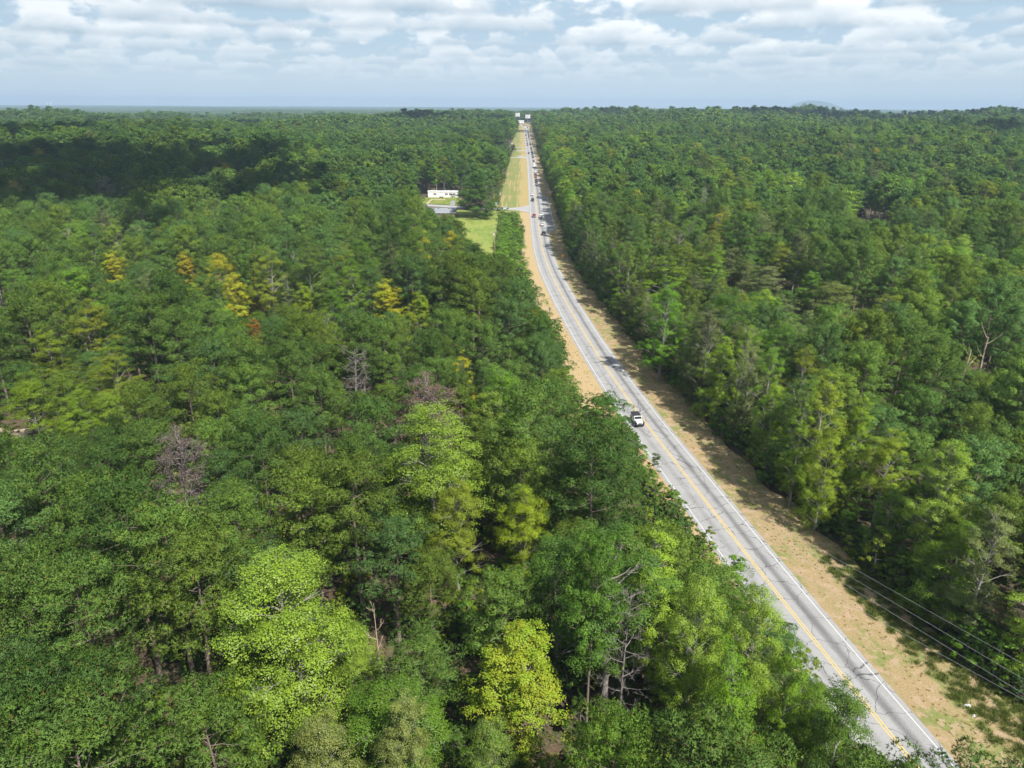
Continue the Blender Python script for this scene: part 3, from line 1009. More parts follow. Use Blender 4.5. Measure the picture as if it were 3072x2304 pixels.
# lone rounded hill on the skyline
hd = ray(2446, 318); hx, hy = hd[0] / hd[1] * 12200, 12200.0
xx = np.linspace(-1, 1, 90); yy2 = np.linspace(-1, 1, 40)
HX, HY = np.meshgrid(xx, yy2)
q = np.clip(1 - HX ** 2 * np.where(HX > 0, 1.0, 0.9) - HY ** 2, 0, 1)
hz_ = 20 + 142 * q ** 1.15 * (1 - 0.16 * HX) + np.where(q > 0, r_.uniform(-2.5, 2.5, q.shape), 0)
P = np.stack([hx + HX * 470, hy + HY * 600, hz_], -1)
tag(link('hill', grid_mesh('hill', P, M_CANOPY)), kind='structure')

# ------------------------------------------------------------------ air
def haze_box():
    m, t = mat('haze')
    v = t.n('ShaderNodeVolumePrincipled')
    v.inputs['Color'].default_value = (0.54, 0.72, 0.93, 1)
    v.inputs['Density'].default_value = 1.25e-4
    v.inputs['Anisotropy'].default_value = 0.0
    t.l(v.outputs[0], t.n('ShaderNodeOutputMaterial').inputs['Volume'])
    o = MB().box(-15500, 15500, -600, 14700, -40, 165).build('haze', m)
    tag(o, 'pale blue air that veils the far woods', 'haze', kind='stuff')


haze_box()


# ------------------------------------------------------------------ drifting heap clouds overhead, whose shadows lie on the woods
def cloud(cx, cy, rx, ry, base, seed, rz=0.0):
    import bmesh
    r = np.random.default_rng(seed)
    bm = bmesh.new()
    n = 60
    for i in range(n):
        a, q = r.uniform(0, 6.283), math.sqrt(r.random()) * 1.18
        x, y = rx * q * math.cos(a), ry * q * math.sin(a)
        s = min(rx, ry) * r.uniform(0.14, 0.36) * max(0.22, 1.15 - 0.75 * q)
        m = Matrix.Translation((x, y, s * 0.35)) @ Matrix.Diagonal((s * 1.25, s * 1.25, s * 0.75, 1))
        bmesh.ops.create_icosphere(bm, subdivisions=2, radius=1.0, matrix=m)
    for v in bm.verts:
        c = v.co
        w_ = 1 + 0.10 * math.sin(c.x * 0.11 + seed) * math.cos(c.y * 0.13) + 0.06 * math.sin(c.x * 0.31 + c.z * 0.27)
        v.co = Vector((c.x * w_, c.y * w_, max(0.0, c.z * w_)))
    me = bpy.data.meshes.new('cloud'); bm.to_mesh(me); bm.free()
    me.materials.append(M_CLOUD)
    o = link('cloud', me); o.location = (cx, cy, base); o.rotation_euler = (0, 0, rz)
    tag(o, kind='structure')


m, t = mat('cloud_white')
df = t.n('ShaderNodeBsdfDiffuse'); df.inputs[0].default_value = (0.9, 0.9, 0.9, 1)
tl = t.n('ShaderNodeBsdfTranslucent'); tl.inputs[0].default_value = (0.9, 0.9, 0.9, 1)
ms_ = t.n('ShaderNodeMixShader'); ms_.inputs[0].default_value = 0.45
t.l(df.outputs[0], ms_.inputs[1]); t.l(tl.outputs[0], ms_.inputs[2])
t.l(ms_.outputs[0], t.n('ShaderNodeOutputMaterial').inputs[0])
M_CLOUD = m
CB = 1150.0
for k, (sx, sy, rx, ry, rz) in enumerate([(-315, 400, 170, 185, 0.2), (-560, 760, 170, 130, 0.3), (800, 1500, 560, 170, -0.1), (430, 505, 130, 45, 0.15), (-250, 1250, 240, 90, 0.1), (620, 860, 160, 60, 0.2)]):
    kk = (CB - 20) / sun_vec.z                               # stands where the sun's rays through it reach (sx, sy)
    cloud(sx + sun_vec.x * kk, sy + sun_vec.y * kk, rx, ry, CB, 40 + k, rz)
# ------------------------------------------------------------------ vehicles
M_GLASS = simple('car_glass', (0.02, 0.025, 0.03), 0.08, var=0.05, spec=0.6)
M_TYRE = simple('tyre_rubber', (0.022, 0.022, 0.022), 0.85, var=0.2)
M_RIM = simple('wheel_rim', (0.45, 0.46, 0.47), 0.35, 0.8)
M_LAMP = simple('headlight', (0.75, 0.76, 0.76), 0.15, var=0.03)
M_TAIL = simple('tail_light', (0.32, 0.02, 0.015), 0.25, var=0.05)
M_BLACKP = simple('black_plastic', (0.03, 0.03, 0.032), 0.6)
M_CHROME = simple('chrome_trim', (0.55, 0.56, 0.57), 0.2, 0.9)
M_PLATE = simple('number_plate', (0.7, 0.7, 0.68), 0.5)
PAINT = {}
for nm, c in dict(white=(0.78, 0.78, 0.77), silver=(0.42, 0.43, 0.45), black=(0.018, 0.018, 0.02), red=(0.36, 0.025, 0.04), maroon=(0.17, 0.02, 0.025),
                  navy=(0.025, 0.045, 0.11), grey=(0.14, 0.145, 0.15), orange=(0.42, 0.15, 0.03), blue=(0.06, 0.12, 0.26)).items():
    PAINT[nm] = simple('car_paint_' + nm, c, 0.28, 0.0 if nm in ('white', 'red', 'orange') else 0.15, var=0.03, scale=1.0, spec=0.55)


def hull(sections):
    """rounded body from sections (y, z_low, z_high, half_width, tumblehome)"""
    V, F, n = [], [], 10
    for y, z0, z1, w, th in sections:
        h = z1 - z0
        prof = [(w * 0.90, z0), (w, z0 + 0.16 * h), (w * 1.0, z0 + 0.62 * h), (w * (1 - th * 0.5), z0 + 0.88 * h), (w * (1 - th) * 0.94, z1)]
        V += [(x, y, z) for x, z in prof] + [(-x, y, z) for x, z in reversed(prof)]
    m = len(sections)
    for i in range(m - 1):
        for k in range(n):
            F.append((i * n + k, i * n + (k + 1) % n, (i + 1) * n + (k + 1) % n, (i + 1) * n + k))
    F.append(tuple(range(n))[::-1]); F.append(tuple((m - 1) * n + k for k in range(n)))
    b = MB(); b.add(V, F)
    return b


def greenhouse(pts, w0, w1):
    """glass cabin: outline of (y, z) low edge and roof edge, widths at the sill and at the roof"""
    (ya, za), (yb, zb), (yc, zc), (yd, zd) = pts
    V = []
    for s in (1, -1):
        V += [(s * w0, ya, za), (s * w1, yb, zb), (s * w1, yc, zc), (s * w0, yd, zd)]
    F = [(0, 1, 2, 3), (7, 6, 5, 4), (0, 4, 5, 1), (1, 5, 6, 2), (2, 6, 7, 3), (3, 7, 4, 0)]
    return MB().add(V, F)


CARMESH = {}


def wheel_mesh(rad, wid):
    k = ('wheel', rad, wid)
    if k not in CARMESH:
        b = MB(); b.tube([(-wid / 2, 0, 0), (-wid * .35, 0, 0), (wid * .35, 0, 0), (wid / 2, 0, 0)], [rad * .9, rad, rad, rad * .9], 16)
        r = MB(); r.tube([(-wid / 2 - .012, 0, 0), (wid / 2 + .012, 0, 0)], rad * 0.6, 10)
        CARMESH[k] = (b.mesh('wheel', M_TYRE), r.mesh('rim', M_RIM))
    return CARMESH[k]


# front of every vehicle points to -y in its own frame
def car_meshes(kind, paint):
    key = (kind, paint)
    if key in CARMESH: return CARMESH[key]
    pm = PAINT[paint]
    P = []
    if kind == 'sedan':
        L = 4.8
        P.append(('body', hull([(-2.4, .38, .62, .70, .12), (-2.3, .28, .74, .84, .14), (-1.5, .22, .90, .90, .12), (-.9, .22, .95, .91, .1), (1.3, .22, .98, .91, .1), (2.1, .26, .98, .88, .12), (2.4, .40, .86, .76, .12)]).mesh('body', pm, smooth=False)))
        P.append(('windows', greenhouse([(-1.05, .93), (-.25, 1.38), (.95, 1.38), (1.75, .95)], .80, .60).mesh('windows', M_GLASS)))
        P.append(('roof', greenhouse([(-.32, 1.36), (-.2, 1.43), (.9, 1.43), (1.05, 1.36)], .64, .56).mesh('roof', pm)))
        wy, wr, hw = (-1.45, 1.40), .33, .80
    elif kind == 'suv':
        P.append(('body', hull([(-2.35, .42, .72, .74, .1), (-2.25, .32, .92, .88, .12), (-1.3, .28, 1.08, .95, .1), (-1.0, .28, 1.12, .96, .08), (2.1, .28, 1.14, .95, .08), (2.35, .42, 1.05, .86, .08)]).mesh('body', pm)))
        P.append(('windows', greenhouse([(-1.2, 1.08), (-.55, 1.66), (2.0, 1.66), (2.28, 1.10)], .86, .72).mesh('windows', M_GLASS)))
        P.append(('roof', greenhouse([(-.62, 1.63), (-.5, 1.74), (1.95, 1.74), (2.1, 1.63)], .76, .70).mesh('roof', pm)))
        wy, wr, hw = (-1.45, 1.40), .38, .84
    elif kind == 'pickup':
        P.append(('body', hull([(-2.8, .45, .78, .78, .1), (-2.7, .36, 1.02, .92, .1), (-1.4, .34, 1.12, .98, .08), (-1.1, .34, 1.14, .98, .06), (1.0, .34, 1.14, .98, .05)]).mesh('body', pm)))
        bed = MB()
        bed.box(-.98, .98, 1.0, 2.75, .45, .62); bed.box(-.98, -.86, 1.0, 2.75, .62, 1.13); bed.box(.86, .98, 1.0, 2.75, .62, 1.13); bed.box(-.86, .86, 2.64, 2.75, .62, 1.13)
        P.append(('cargo_bed', bed.mesh('cargo_bed', pm)))
        P.append(('windows', greenhouse([(-1.3, 1.10), (-.65, 1.68), (.75, 1.68), (1.0, 1.12)], .88, .72).mesh('windows', M_GLASS)))
        P.append(('roof', greenhouse([(-.7, 1.66), (-.6, 1.76), (.7, 1.76), (.82, 1.66)], .76, .70).mesh('roof', pm)))
        wy, wr, hw = (-1.75, 1.75), .40, .86
    elif kind == 'jeep':
        P.append(('body', hull([(-1.95, .62, 1.02, .60, .04), (-1.85, .55, 1.14, .66, .05), (-.65, .50, 1.20, .76, .05), (-.6, .45, 1.20, .80, .04), (1.9, .45, 1.20, .82, .03), (2.05, .5, 1.18, .80, .03)]).mesh('body', pm)))
        fr = MB()
        fr.add([(x, y, z) for y, z in ((-.66, 1.18), (-.60, 1.18), (-.34, 1.80), (-.28, 1.80)) for x in (-.80, .80)], [(0, 1, 5, 4), (2, 6, 7, 3), (0, 4, 6, 2), (1, 3, 7, 5), (4, 5, 7, 6)])
        P.append(('windscreen_frame', fr.mesh('windscreen_frame', pm)))
        ws = MB(); ws.add([(-.72, -.645, 1.25), (.72, -.645, 1.25), (.70, -.43, 1.72), (-.70, -.43, 1.72)], [(0, 1, 2, 3)])
        P.append(('windscreen', ws.mesh('windscreen', M_GLASS)))
        P.append(('windows', greenhouse([(-.5, 1.2), (-.28, 1.78), (1.95, 1.78), (2.02, 1.2)], .79, .74).mesh('windows', M_GLASS)))
        P.append(('soft_top', greenhouse([(-.34, 1.74), (-.28, 1.84), (1.98, 1.84), (2.06, 1.70)], .79, .76).mesh('soft_top', M_BLACKP)))
        for s in (1, -1):
            f = MB(); f.box(*(sorted((s * .62, s * .94))), -2.0, -1.0, .98, 1.06); f.box(*(sorted((s * .62, s * .94))), -2.06, -1.98, .80, 1.06)
            P.append(('fender', f.mesh('fender', M_BLACKP, 0.02)))
            f = MB(); f.box(*(sorted((s * .80, s * .95))), .95, 1.85, .95, 1.03)
            P.append(('fender', f.mesh('fender', M_BLACKP, 0.02)))
            mi = MB(); mi.box(*(sorted((s * .84, s * 1.04))), -.56, -.46, 1.22, 1.42)
            P.append(('mirror', mi.mesh('mirror', M_BLACKP, 0.02)))
        bmp = MB(); bmp.box(-.85, .85, -2.28, -2.06, .52, .74); P.append(('bumper', bmp.mesh('bumper', M_BLACKP, 0.03)))
        for k in range(7):
            g = MB(); x = (k - 3) * .105; g.box(x - .03, x + .03, -1.975, -1.94, .68, 1.0); P.append(('grille_slot', g.mesh('grille_slot', M_BLACKP)))
        for s in (1, -1):
            h = MB(); h.tube([(s * .47, -1.94, .90), (s * .47, -1.99, .90)], .10, 12); P.append(('headlight', h.mesh('headlight', M_LAMP)))
        sp = MB(); sp.tube([(0, 2.08, .98), (0, 2.32, .98)], .38, 16); P.append(('spare_wheel', sp.mesh('spare_wheel', M_TYRE)))
        wy, wr, hw = (-1.45, 1.40), .42, .80
    elif kind == 'van':                                     # box lorry
        P.append(('body', hull([(-3.3, .5, 1.1, .9, .1), (-3.2, .42, 1.3, 1.02, .08), (-2.5, .4, 1.5, 1.06, .06), (-1.4, .4, 1.5, 1.08, .05)]).mesh('body', pm)))
        P.append(('windows', greenhouse([(-2.6, 1.45), (-2.2, 2.15), (-1.5, 2.15), (-1.4, 1.45)], .95, .85).mesh('windows', M_GLASS)))
        P.append(('roof', greenhouse([(-2.25, 2.12), (-2.15, 2.22), (-1.5, 2.22), (-1.42, 2.12)], .88, .84).mesh('roof', pm)))
        bx = MB(); bx.box(-1.15, 1.15, -1.35, 3.3, .75, 3.0); P.append(('cargo_box', bx.mesh('cargo_box', PAINT['white'], 0.04)))
        wy, wr, hw = (-2.3, 2.0), .45, .92
    front = {'sedan': -2.42, 'suv': -2.37, 'pickup': -2.82, 'van': -3.32}.get(kind)
    back = {'sedan': 2.42, 'suv': 2.37, 'pickup': 2.77, 'van': 3.32}.get(kind)
    if front:
        z0 = {'sedan': .62, 'suv': .78, 'pickup': .86, 'van': .95}[kind]
        for s in (1, -1):
            h = MB(); h.box(*(sorted((s * .46, s * .74))), front - .01, front + .22, z0 - .08, z0 + .09); P.append(('headlight', h.mesh('headlight', M_LAMP, .02)))
            h = MB(); h.box(*(sorted((s * .55, s * .80))), back - .2, back + .015, z0, z0 + .2); P.append(('tail_light', h.mesh('tail_light', M_TAIL, .02)))
            mi = MB(); mi.box(*(sorted((s * .90, s * 1.08))), -1.0, -.88, .98 + (kind != 'sedan') * .18, 1.12 + (kind != 'sedan') * .18)
            P.append(('mirror', mi.mesh('mirror', pm, .02)))
        g = MB(); g.box(-.44, .44, front - .02, front + .1, z0 - .14, z0 + .05); P.append(('grille', g.mesh('grille', M_BLACKP)))
        b1 = MB(); b1.box(-.80, .80, front - .05, front + .3, z0 - .40, z0 - .16); P.append(('bumper', b1.mesh('bumper', M_BLACKP if kind != 'pickup' else M_CHROME, .04)))
        b1 = MB(); b1.box(-.80, .80, back - .3, back + .06, z0 - .34, z0 - .12); P.append(('bumper', b1.mesh('bumper', M_BLACKP if kind != 'pickup' else M_CHROME, .04)))
        pl = MB(); pl.box(-.16, .16, back + .0, back + .075, z0 - .06, z0 + .07); P.append(('number_plate', pl.mesh('number_plate', M_PLATE)))
    CARMESH[key] = (P, wy, wr, hw)
    return CARMESH[key]


NAMES = dict(sedan='parked_car', suv='suv_car', pickup='pickup_truck', jeep='open_top_jeep', van='box_truck')
NAMES = dict(sedan='sedan_car', suv='suv_car', pickup='pickup_truck', jeep='off_road_car', van='box_truck')


def place_car(kind, paint, x, y, yaw, label, group=None, detail=True):
    P, wy, wr, hw = car_meshes(kind, paint)
    z = float(ground_z(x, y)) + 0.065
    root = empty(NAMES[kind], (x, y, z), yaw, label, {'sedan': 'car', 'suv': 'car', 'jeep': 'car', 'pickup': 'pickup truck', 'van': 'truck'}[kind], group)
    gy = (float(ground_z(x, y + 2)) - float(ground_z(x, y - 2))) / 4
    root.rotation_euler = (math.atan(gy) * (1 if abs(yaw) < 1.6 else -1), 0, yaw)
    for n, me in P:
        if not detail and n in ('mirror', 'number_plate', 'grille'): continue
        link(n, me, root)
    tw, rim = wheel_mesh(wr, .24)
    for yy in wy:
        for s in (1, -1):
            w = link('wheel', tw, root, (s * hw, yy, wr))
            if detail: link('rim', rim, w)
    return root


def lane_y(px, py, up=0.7):
    """distance along the road of a vehicle whose middle shows at (px, py)"""
    p = at(px, py, up)
    return p.y


z3 = lambda x, y: (1500 + x / 6.9125, 500 + y / 6.9125)
z2 = lambda x, y: (1450 + x / 7.373, 310 + y / 7.373)
LANE_R, LANE_L = 1.85, -1.85


def on_road(kind, paint, pix, lane_off, label, group=None, detail=True):
    y = lane_y(*pix)
    x, n, ang = road_frame([y])
    yaw = -float(ang[0])
    if lane_off > 0: yaw += math.pi                         # drives away from the camera
    return place_car(kind, paint, float(x[0] + n[0, 0] * lane_off), y + float(n[0, 1]) * lane_off, yaw, label, group, detail)


GQ = 'vehicles queued on the highway'
GO = 'oncoming vehicles on the highway'
on_road('jeep', 'white', (1903, 1260), LANE_L, 'white open-bodied off-road car with black top, nearest vehicle, beside the roadside pine')
on_road('pickup', 'black', z3(908, 1385), LANE_R, 'black pickup truck driving away beside the tip of the paved turnout', GQ)
on_road('sedan', 'white', z3(866, 1195), LANE_R, 'white sedan just ahead of the black pickup beside the turnout', GQ)
on_road('suv', 'white', z3(848, 1030), LANE_R, 'white boxy SUV driving away, second ahead of the black pickup', GQ)
on_road('pickup', 'red', z3(670, 1018), LANE_L, 'red pickup truck coming down the highway by the side road mouth', GO)
on_road('suv', 'black', z3(671, 690), LANE_L, 'black SUV coming on behind the red pickup, above the side road mouth', GO)
on_road('sedan', 'white', z3(661, 575), LANE_L, 'white sedan coming on behind the black SUV, ahead of the gap in traffic', GO)
Q = [('sedan', 'silver', z3(762, 365)), ('sedan', 'navy', z3(735, 312)), ('suv', 'maroon', z3(748, 278)), ('pickup', 'orange', z3(725, 208)), ('suv', 'maroon', z3(717, 172)),
     ('suv', 'white', z3(714, 122)), ('van', 'white', z2(1118, 1400)), ('suv', 'white', z2(1114, 1352)), ('sedan', 'white', z2(1093, 1318)), ('sedan', 'maroon', z2(1096, 1285)),
     ('suv', 'white', z2(1100, 1248)), ('sedan', 'navy', z2(1087, 1195)), ('pickup', 'silver', z2(1085, 1170)), ('suv', 'black', z2(1090, 1145)), ('sedan', 'blue', z2(1080, 1118)), ('suv', 'navy', z2(1072, 1085)),
     ('sedan', 'silver', z2(1062, 1048)), ('suv', 'blue', z2(1058, 1030)), ('sedan', 'black', z2(1042, 990)), ('suv', 'white', z2(1040, 962)), ('suv', 'maroon', z2(1029, 915)),
     ('sedan', 'grey', z2(1021, 870)), ('suv', 'white', z2(1014, 822)), ('sedan', 'silver', z2(1010, 795)), ('pickup', 'red', z2(1003, 750)), ('sedan', 'maroon', z2(998, 722)), ('suv', 'black', z2(994, 690)),
     ('suv', 'grey', z2(990, 655)), ('sedan', 'black', z2(988, 632)), ('van', 'white', z2(986, 600)), ('sedan', 'white', z2(983, 575)), ('suv', 'navy', z2(979, 530)), ('sedan', 'black', z2(972, 503)), ('sedan', 'navy', z2(960, 480)), ('suv', 'black', z2(945, 458)), ('sedan', 'maroon', z2(925, 447)), ('sedan', 'black', z2(890, 432))]
O = [('suv', 'blue', z2(975, 1100)), ('sedan', 'red', z2(960, 925)), ('suv', 'grey', z2(953, 888)), ('sedan', 'black', z2(948, 828)), ('sedan', 'navy', z2(944, 770)), ('suv', 'black', z2(941, 712)), ('suv', 'grey', z2(940, 690)),
     ('sedan', 'silver', z2(936, 612)), ('van', 'white', z2(930, 548)), ('sedan', 'grey', z2(921, 492))]
TYPE = dict(sedan='sedan', suv='SUV', pickup='pickup', van='box truck')
ORD = ['', 'second ', 'third ', 'fourth ', 'fifth ', 'sixth ', 'seventh ', 'eighth ', 'ninth ', 'tenth ']


def run(lst, lane_off, group, first, verb):
    seen, prev, lasty = {}, first, None
    for kd, pt, px in lst:
        k = (kd, pt); seen[k] = seen.get(k, 0) + 1
        o_ = ORD[seen[k] - 1]
        on_road(kd, pt, px, lane_off, f'{o_}{pt} {TYPE[kd]} {verb} {prev}', group, lane_y(*px) < 700)
        prev = f'{o_}{pt} {TYPE[kd]}' if o_ else f'the {pt} {TYPE[kd]}'


run(Q, LANE_R, GQ, 'the gap in the right lane', 'in the queue next up the road from')
run(O, LANE_L, GO, 'the white sedan in the oncoming lane', 'coming downhill next behind')

# patrol car waiting on the side road
pc = at(1345 / 3.687 + 1150, 1244 / 3.687 + 290)
pcar = place_car('sedan', 'white', pc.x, pc.y, math.pi / 2 + 0.03, 'white and black patrol car waiting on the side road near the utility pole')
for nm, a in (('hood', (-2.28, -1.05, .93)), ('boot_lid', (1.72, 2.32, 1.0))):
    h = MB(); h.box(-.74, .74, a[0], a[1], a[2] - .06 if nm == 'boot_lid' else a[2] - .1, a[2] + .012 if nm == 'boot_lid' else a[2] + .01)
    h.build(nm, PAINT['black'], pcar, .02)
for s in (1, -1):
    d = MB(); d.box(*sorted((s * .89, s * .925)), -2.2, -1.0, .35, .80); d.box(*sorted((s * .89, s * .925)), 1.0, 2.2, .35, .86); d.build('side_panel', PAINT['black'], pcar)
lb = MB(); lb.box(-.55, .55, .15, .45, 1.43, 1.53); lb.build('light_bar', M_BLACKP, pcar, .02)

# cars standing in the far yard beside the driveway
for k, (x, y, kd, pt) in enumerate([(520, 985, 'suv', 'white'), (558, 1000, 'sedan', 'black'), (590, 1012, 'sedan', 'white'), (630, 1018, 'pickup', 'white')]):
    p = at(*z2(x, y))
    place_car(kd, pt, p.x, p.y, 1.4, ['white SUV parked beside the far driveway, at the trees', 'black sedan parked between two white cars beside the far driveway',
              'white sedan parked right of the black one by the far driveway', 'white pickup parked nearest the road beside the far driveway'][k], 'cars parked in the far yard', False)

# ------------------------------------------------------------------ houses
M_SIDING = simple('white_siding', (0.85, 0.85, 0.85), 0.55, var=0.04, scale=0.8)
M_MROOF = simple('pale_metal_roof', (0.62, 0.62, 0.61), 0.5, var=0.15, scale=0.4)
M_SHUTTER = simple('dark_red_shutter', (0.14, 0.035, 0.045), 0.6)
M_WINDOW = simple('window_glass', (0.10, 0.12, 0.15), 0.08, spec=0.6)
M_WTRIM = simple('white_trim', (0.76, 0.76, 0.75), 0.5)
M_DECK = simple('weathered_deck_wood', (0.38, 0.35, 0.31), 0.85, var=0.25)
M_BRICK = None


def brick_mat():
    m, t = mat('pink_brick')
    tc = t.n('ShaderNodeTexCoord')
    b = t.n('ShaderNodeTexBrick')
    b.inputs['Color1'].default_value = (0.42, 0.22, 0.17, 1); b.inputs['Color2'].default_value = (0.34, 0.165, 0.125, 1)
    b.inputs['Mortar'].default_value = (0.46, 0.40, 0.36, 1)
    b.inputs['Scale'].default_value = 1.0; b.inputs['Brick Width'].default_value = 0.22; b.inputs['Row Height'].default_value = 0.075; b.inputs['Mortar Size'].default_value = 0.008
    mp = t.n('ShaderNodeMapping'); mp.inputs['Rotation'].default_value = (R(90), 0, 0)
    t.l(tc.outputs['Object'], mp.inputs[0]); t.l(mp.outputs[0], b.inputs['Vector'])
    p = t.n('ShaderNodeBsdfPrincipled'); p.inputs['Roughness'].default_value = 0.9
    t.l(b.outputs[0], p.inputs['Base Color'])
    t.l(p.outputs[0], t.n('ShaderNodeOutputMaterial').inputs[0])
    return m


def window(root, x, z, w, h, y, shutters=None):
    f = MB(); f.box(x - w / 2 - .06, x + w / 2 + .06, y - .05, y, z - .06, z + h + .06)
    fr = f.build('window', M_WTRIM, root)
    MB().box(x - w / 2, x + w / 2, y - .07, y - .052, z, z + h).build('pane', M_WINDOW, fr)
    MB().box(x - .025, x + .025, y - .085, y - .072, z, z + h).build('glazing_bar', M_WTRIM, fr)
    MB().box(x - w / 2, x + w / 2, y - .085, y - .0725, z + h / 2 - .02, z + h / 2 + .02).build('glazing_bar', M_WTRIM, fr)
    if shutters:
        for s in (1, -1):
            c = x + s * (w / 2 + .27)
            MB().box(c - .18, c + .18, y - .06, y - .003, z - .03, z + h + .03).build('shutter', shutters, root)


def mobile_home():
    a, b = at(1284, 592), at(1374, 592)
    L = b.x - a.x
    c = (a + b) / 2
    W, H = 4.4, 3.7
    rt = empty('mobile_home', (c.x, c.y, min(a.z, b.z) - .1), 0, 'long white mobile home with dark red shutters and a front deck, behind the grassy yard', 'house')
    MB().box(-L / 2, L / 2, 0, W, .75, H).build('wall', M_SIDING, rt)
    MB().box(-L / 2 + .05, L / 2 - .05, .05, W - .05, -.3, .75).build('skirting', M_SIDING, rt)
    rf = MB(); rf.prism([(-.25, H), (-.25, H + .12), (W / 2, H + .62), (W + .25, H + .12), (W + .25, H)], -L / 2 - .2, L / 2 + .2)
    roof = rf.build('roof', M_MROOF, rt)
    for k in range(5):
        x = -L / 2 + L * (k + .6) / 5.4
        MB().tube([(x, W * .4, H + .4), (x, W * .4, H + .95)], .13, 8).build('vent_pipe', M_MROOF, roof)
    for x in (-L * .265, L * .115, L * .25, L * .37):
        window(rt, x, 1.55, .95, 1.25, -.003, M_SHUTTER)
    d = MB().box(-L * .07 - .45, -L * .07 + .45, -.06, -.003, .8, 2.8).build('door', M_WTRIM, rt)
    MB().box(-L * .07 + .3, -L * .07 + .37, -.10, -.062, 1.75, 1.85).build('handle', M_BLACKP, d)
    MB().box(-L * .07 - .25, -L * .07 + .25, -.12, -.063, 3.05, 3.15).build('porch_light', M_BLACKP, rt)
    dx0, dx1 = -L * .10, L * .02
    dk = MB().box(dx0, dx1, -2.0, -.08, .62, .74).build('deck', M_DECK, rt)
    for k in range(9):
        x = dx0 + (dx1 - dx0) * k / 8
        MB().box(x - .03, x + .03, -2.0, -1.94, .742, 1.62).build('baluster', M_DECK, dk)
    MB().box(dx0 - .05, dx1 + .05, -2.04, -1.9, 1.622, 1.70).build('railing', M_DECK, dk)
    for k in range(4):
        MB().box(dx0 - .35 * (k + 1), dx0 - .35 * k, -1.8, -.5, .0, .60 - .16 * k).build('step', M_DECK, dk)
    for x in (dx0 + .06, dx1 - .06):
        MB().box(x - .06, x + .06, -1.95, -1.83, -.2, .615).build('deck_post', M_DECK, dk)


def brick_house():
    global M_BRICK
    M_BRICK = brick_mat()
    a, b = at(1287, 652), at(1365.5, 652)
    L = b.x - a.x + 3
    cx = b.x - L / 2
    y0 = a.y
    W, H = 8.4, 2.75
    rt = empty('brick_house', (cx, y0, a.z - .1), 0, 'low pink brick house with grey shingle roof between the lawn and the side road', 'house')
    MB().box(-L / 2, L / 2, 0, W, -.3, H).build('wall', M_BRICK, rt)
    for s in (1, -1):
        g = MB(); g.add([(s * L / 2, 0, H), (s * L / 2, W, H), (s * L / 2, W / 2, H + 1.9), (s * (L / 2 - .2), 0, H), (s * (L / 2 - .2), W, H), (s * (L / 2 - .2), W / 2, H + 1.9)], [(0, 1, 2), (5, 4, 3), (0, 3, 4, 1), (1, 4, 5, 2), (2, 5, 3, 0)])
        g.build('gable', M_WTRIM, rt)
    M_SHINGLE = simple('grey_shingles', (0.25, 0.265, 0.285), 0.9, var=0.22, scale=1.6)
    e, t_, rise = .55, .10, 1.95
    roof = None
    rows = 9
    for s in (0, 1):
        for k in range(rows):                                # courses of shingles, each lapping the one below
            q0, q1 = k / rows, (k + 1) / rows + .02
            f = lambda q: (-e + (W / 2 + e) * q, H - .05 + (rise + .15) * q)
            (ya, za), (yb, zb) = f(q0), f(min(q1, 1))
            if s: ya, yb = W - ya, W - yb
            m = MB(); m.add([(x, y, z) for x in (-L / 2 - .4, L / 2 + .4) for y, z in ((ya, za), (ya, za + t_ + .03), (yb, zb + t_), (yb, zb))],
                            [(0, 1, 2, 3), (7, 6, 5, 4), (0, 4, 5, 1), (1, 5, 6, 2), (2, 6, 7, 3), (3, 7, 4, 0)])
            if roof is None:
                roof = m.build('roof', M_SHINGLE, rt)
            else:
                m.build('shingle', M_SHINGLE, roof)
    for x in (-L * .36, -L * .04, L * .29):
        MB().box(x - .35, x + .35, W / 2 - 1.1, W / 2 - .6, H + 1.55, H + 1.98).build('roof_vent', M_BLACKP, roof)
    MB().tube([(L * .02, W / 2 - 2.1, H + .9), (L * .02, W / 2 - 2.1, H + 1.55)], .07, 8).build('vent_pipe', M_BLACKP, roof)
    MB().box(-L / 2 - .35, L / 2 + .35, -e - .02, -e + .08, H - .22, H - .05).build('gutter', M_WTRIM, rt)
    for x in (-L * .32, L * .02, L * .36):
        window(rt, x, 1.1, 1.3, 1.2, -.003)
    MB().box(L * .2 - .45, L * .2 + .45, -.06, -.003, .1, 2.1).build('door', M_WTRIM, rt)
    return rt


mobile_home()
brick_house()

# ------------------------------------------------------------------ poles, wires, signs
M_POLE = simple('pole_wood', (0.36, 0.27, 0.19), 0.9, var=0.25, scale=1.5)
M_STEEL = simple('galvanised_steel', (0.42, 0.43, 0.44), 0.5, 0.5)
M_WIRE = simple('bare_aluminium_wire', (0.52, 0.53, 0.54), 0.45, 0.3)
M_DARKWIRE = simple('insulated_wire', (0.10, 0.10, 0.10), 0.6)
M_TANK = simple('transformer_tank', (0.72, 0.73, 0.73), 0.5)
M_PORC = simple('porcelain', (0.6, 0.6, 0.58), 0.3)


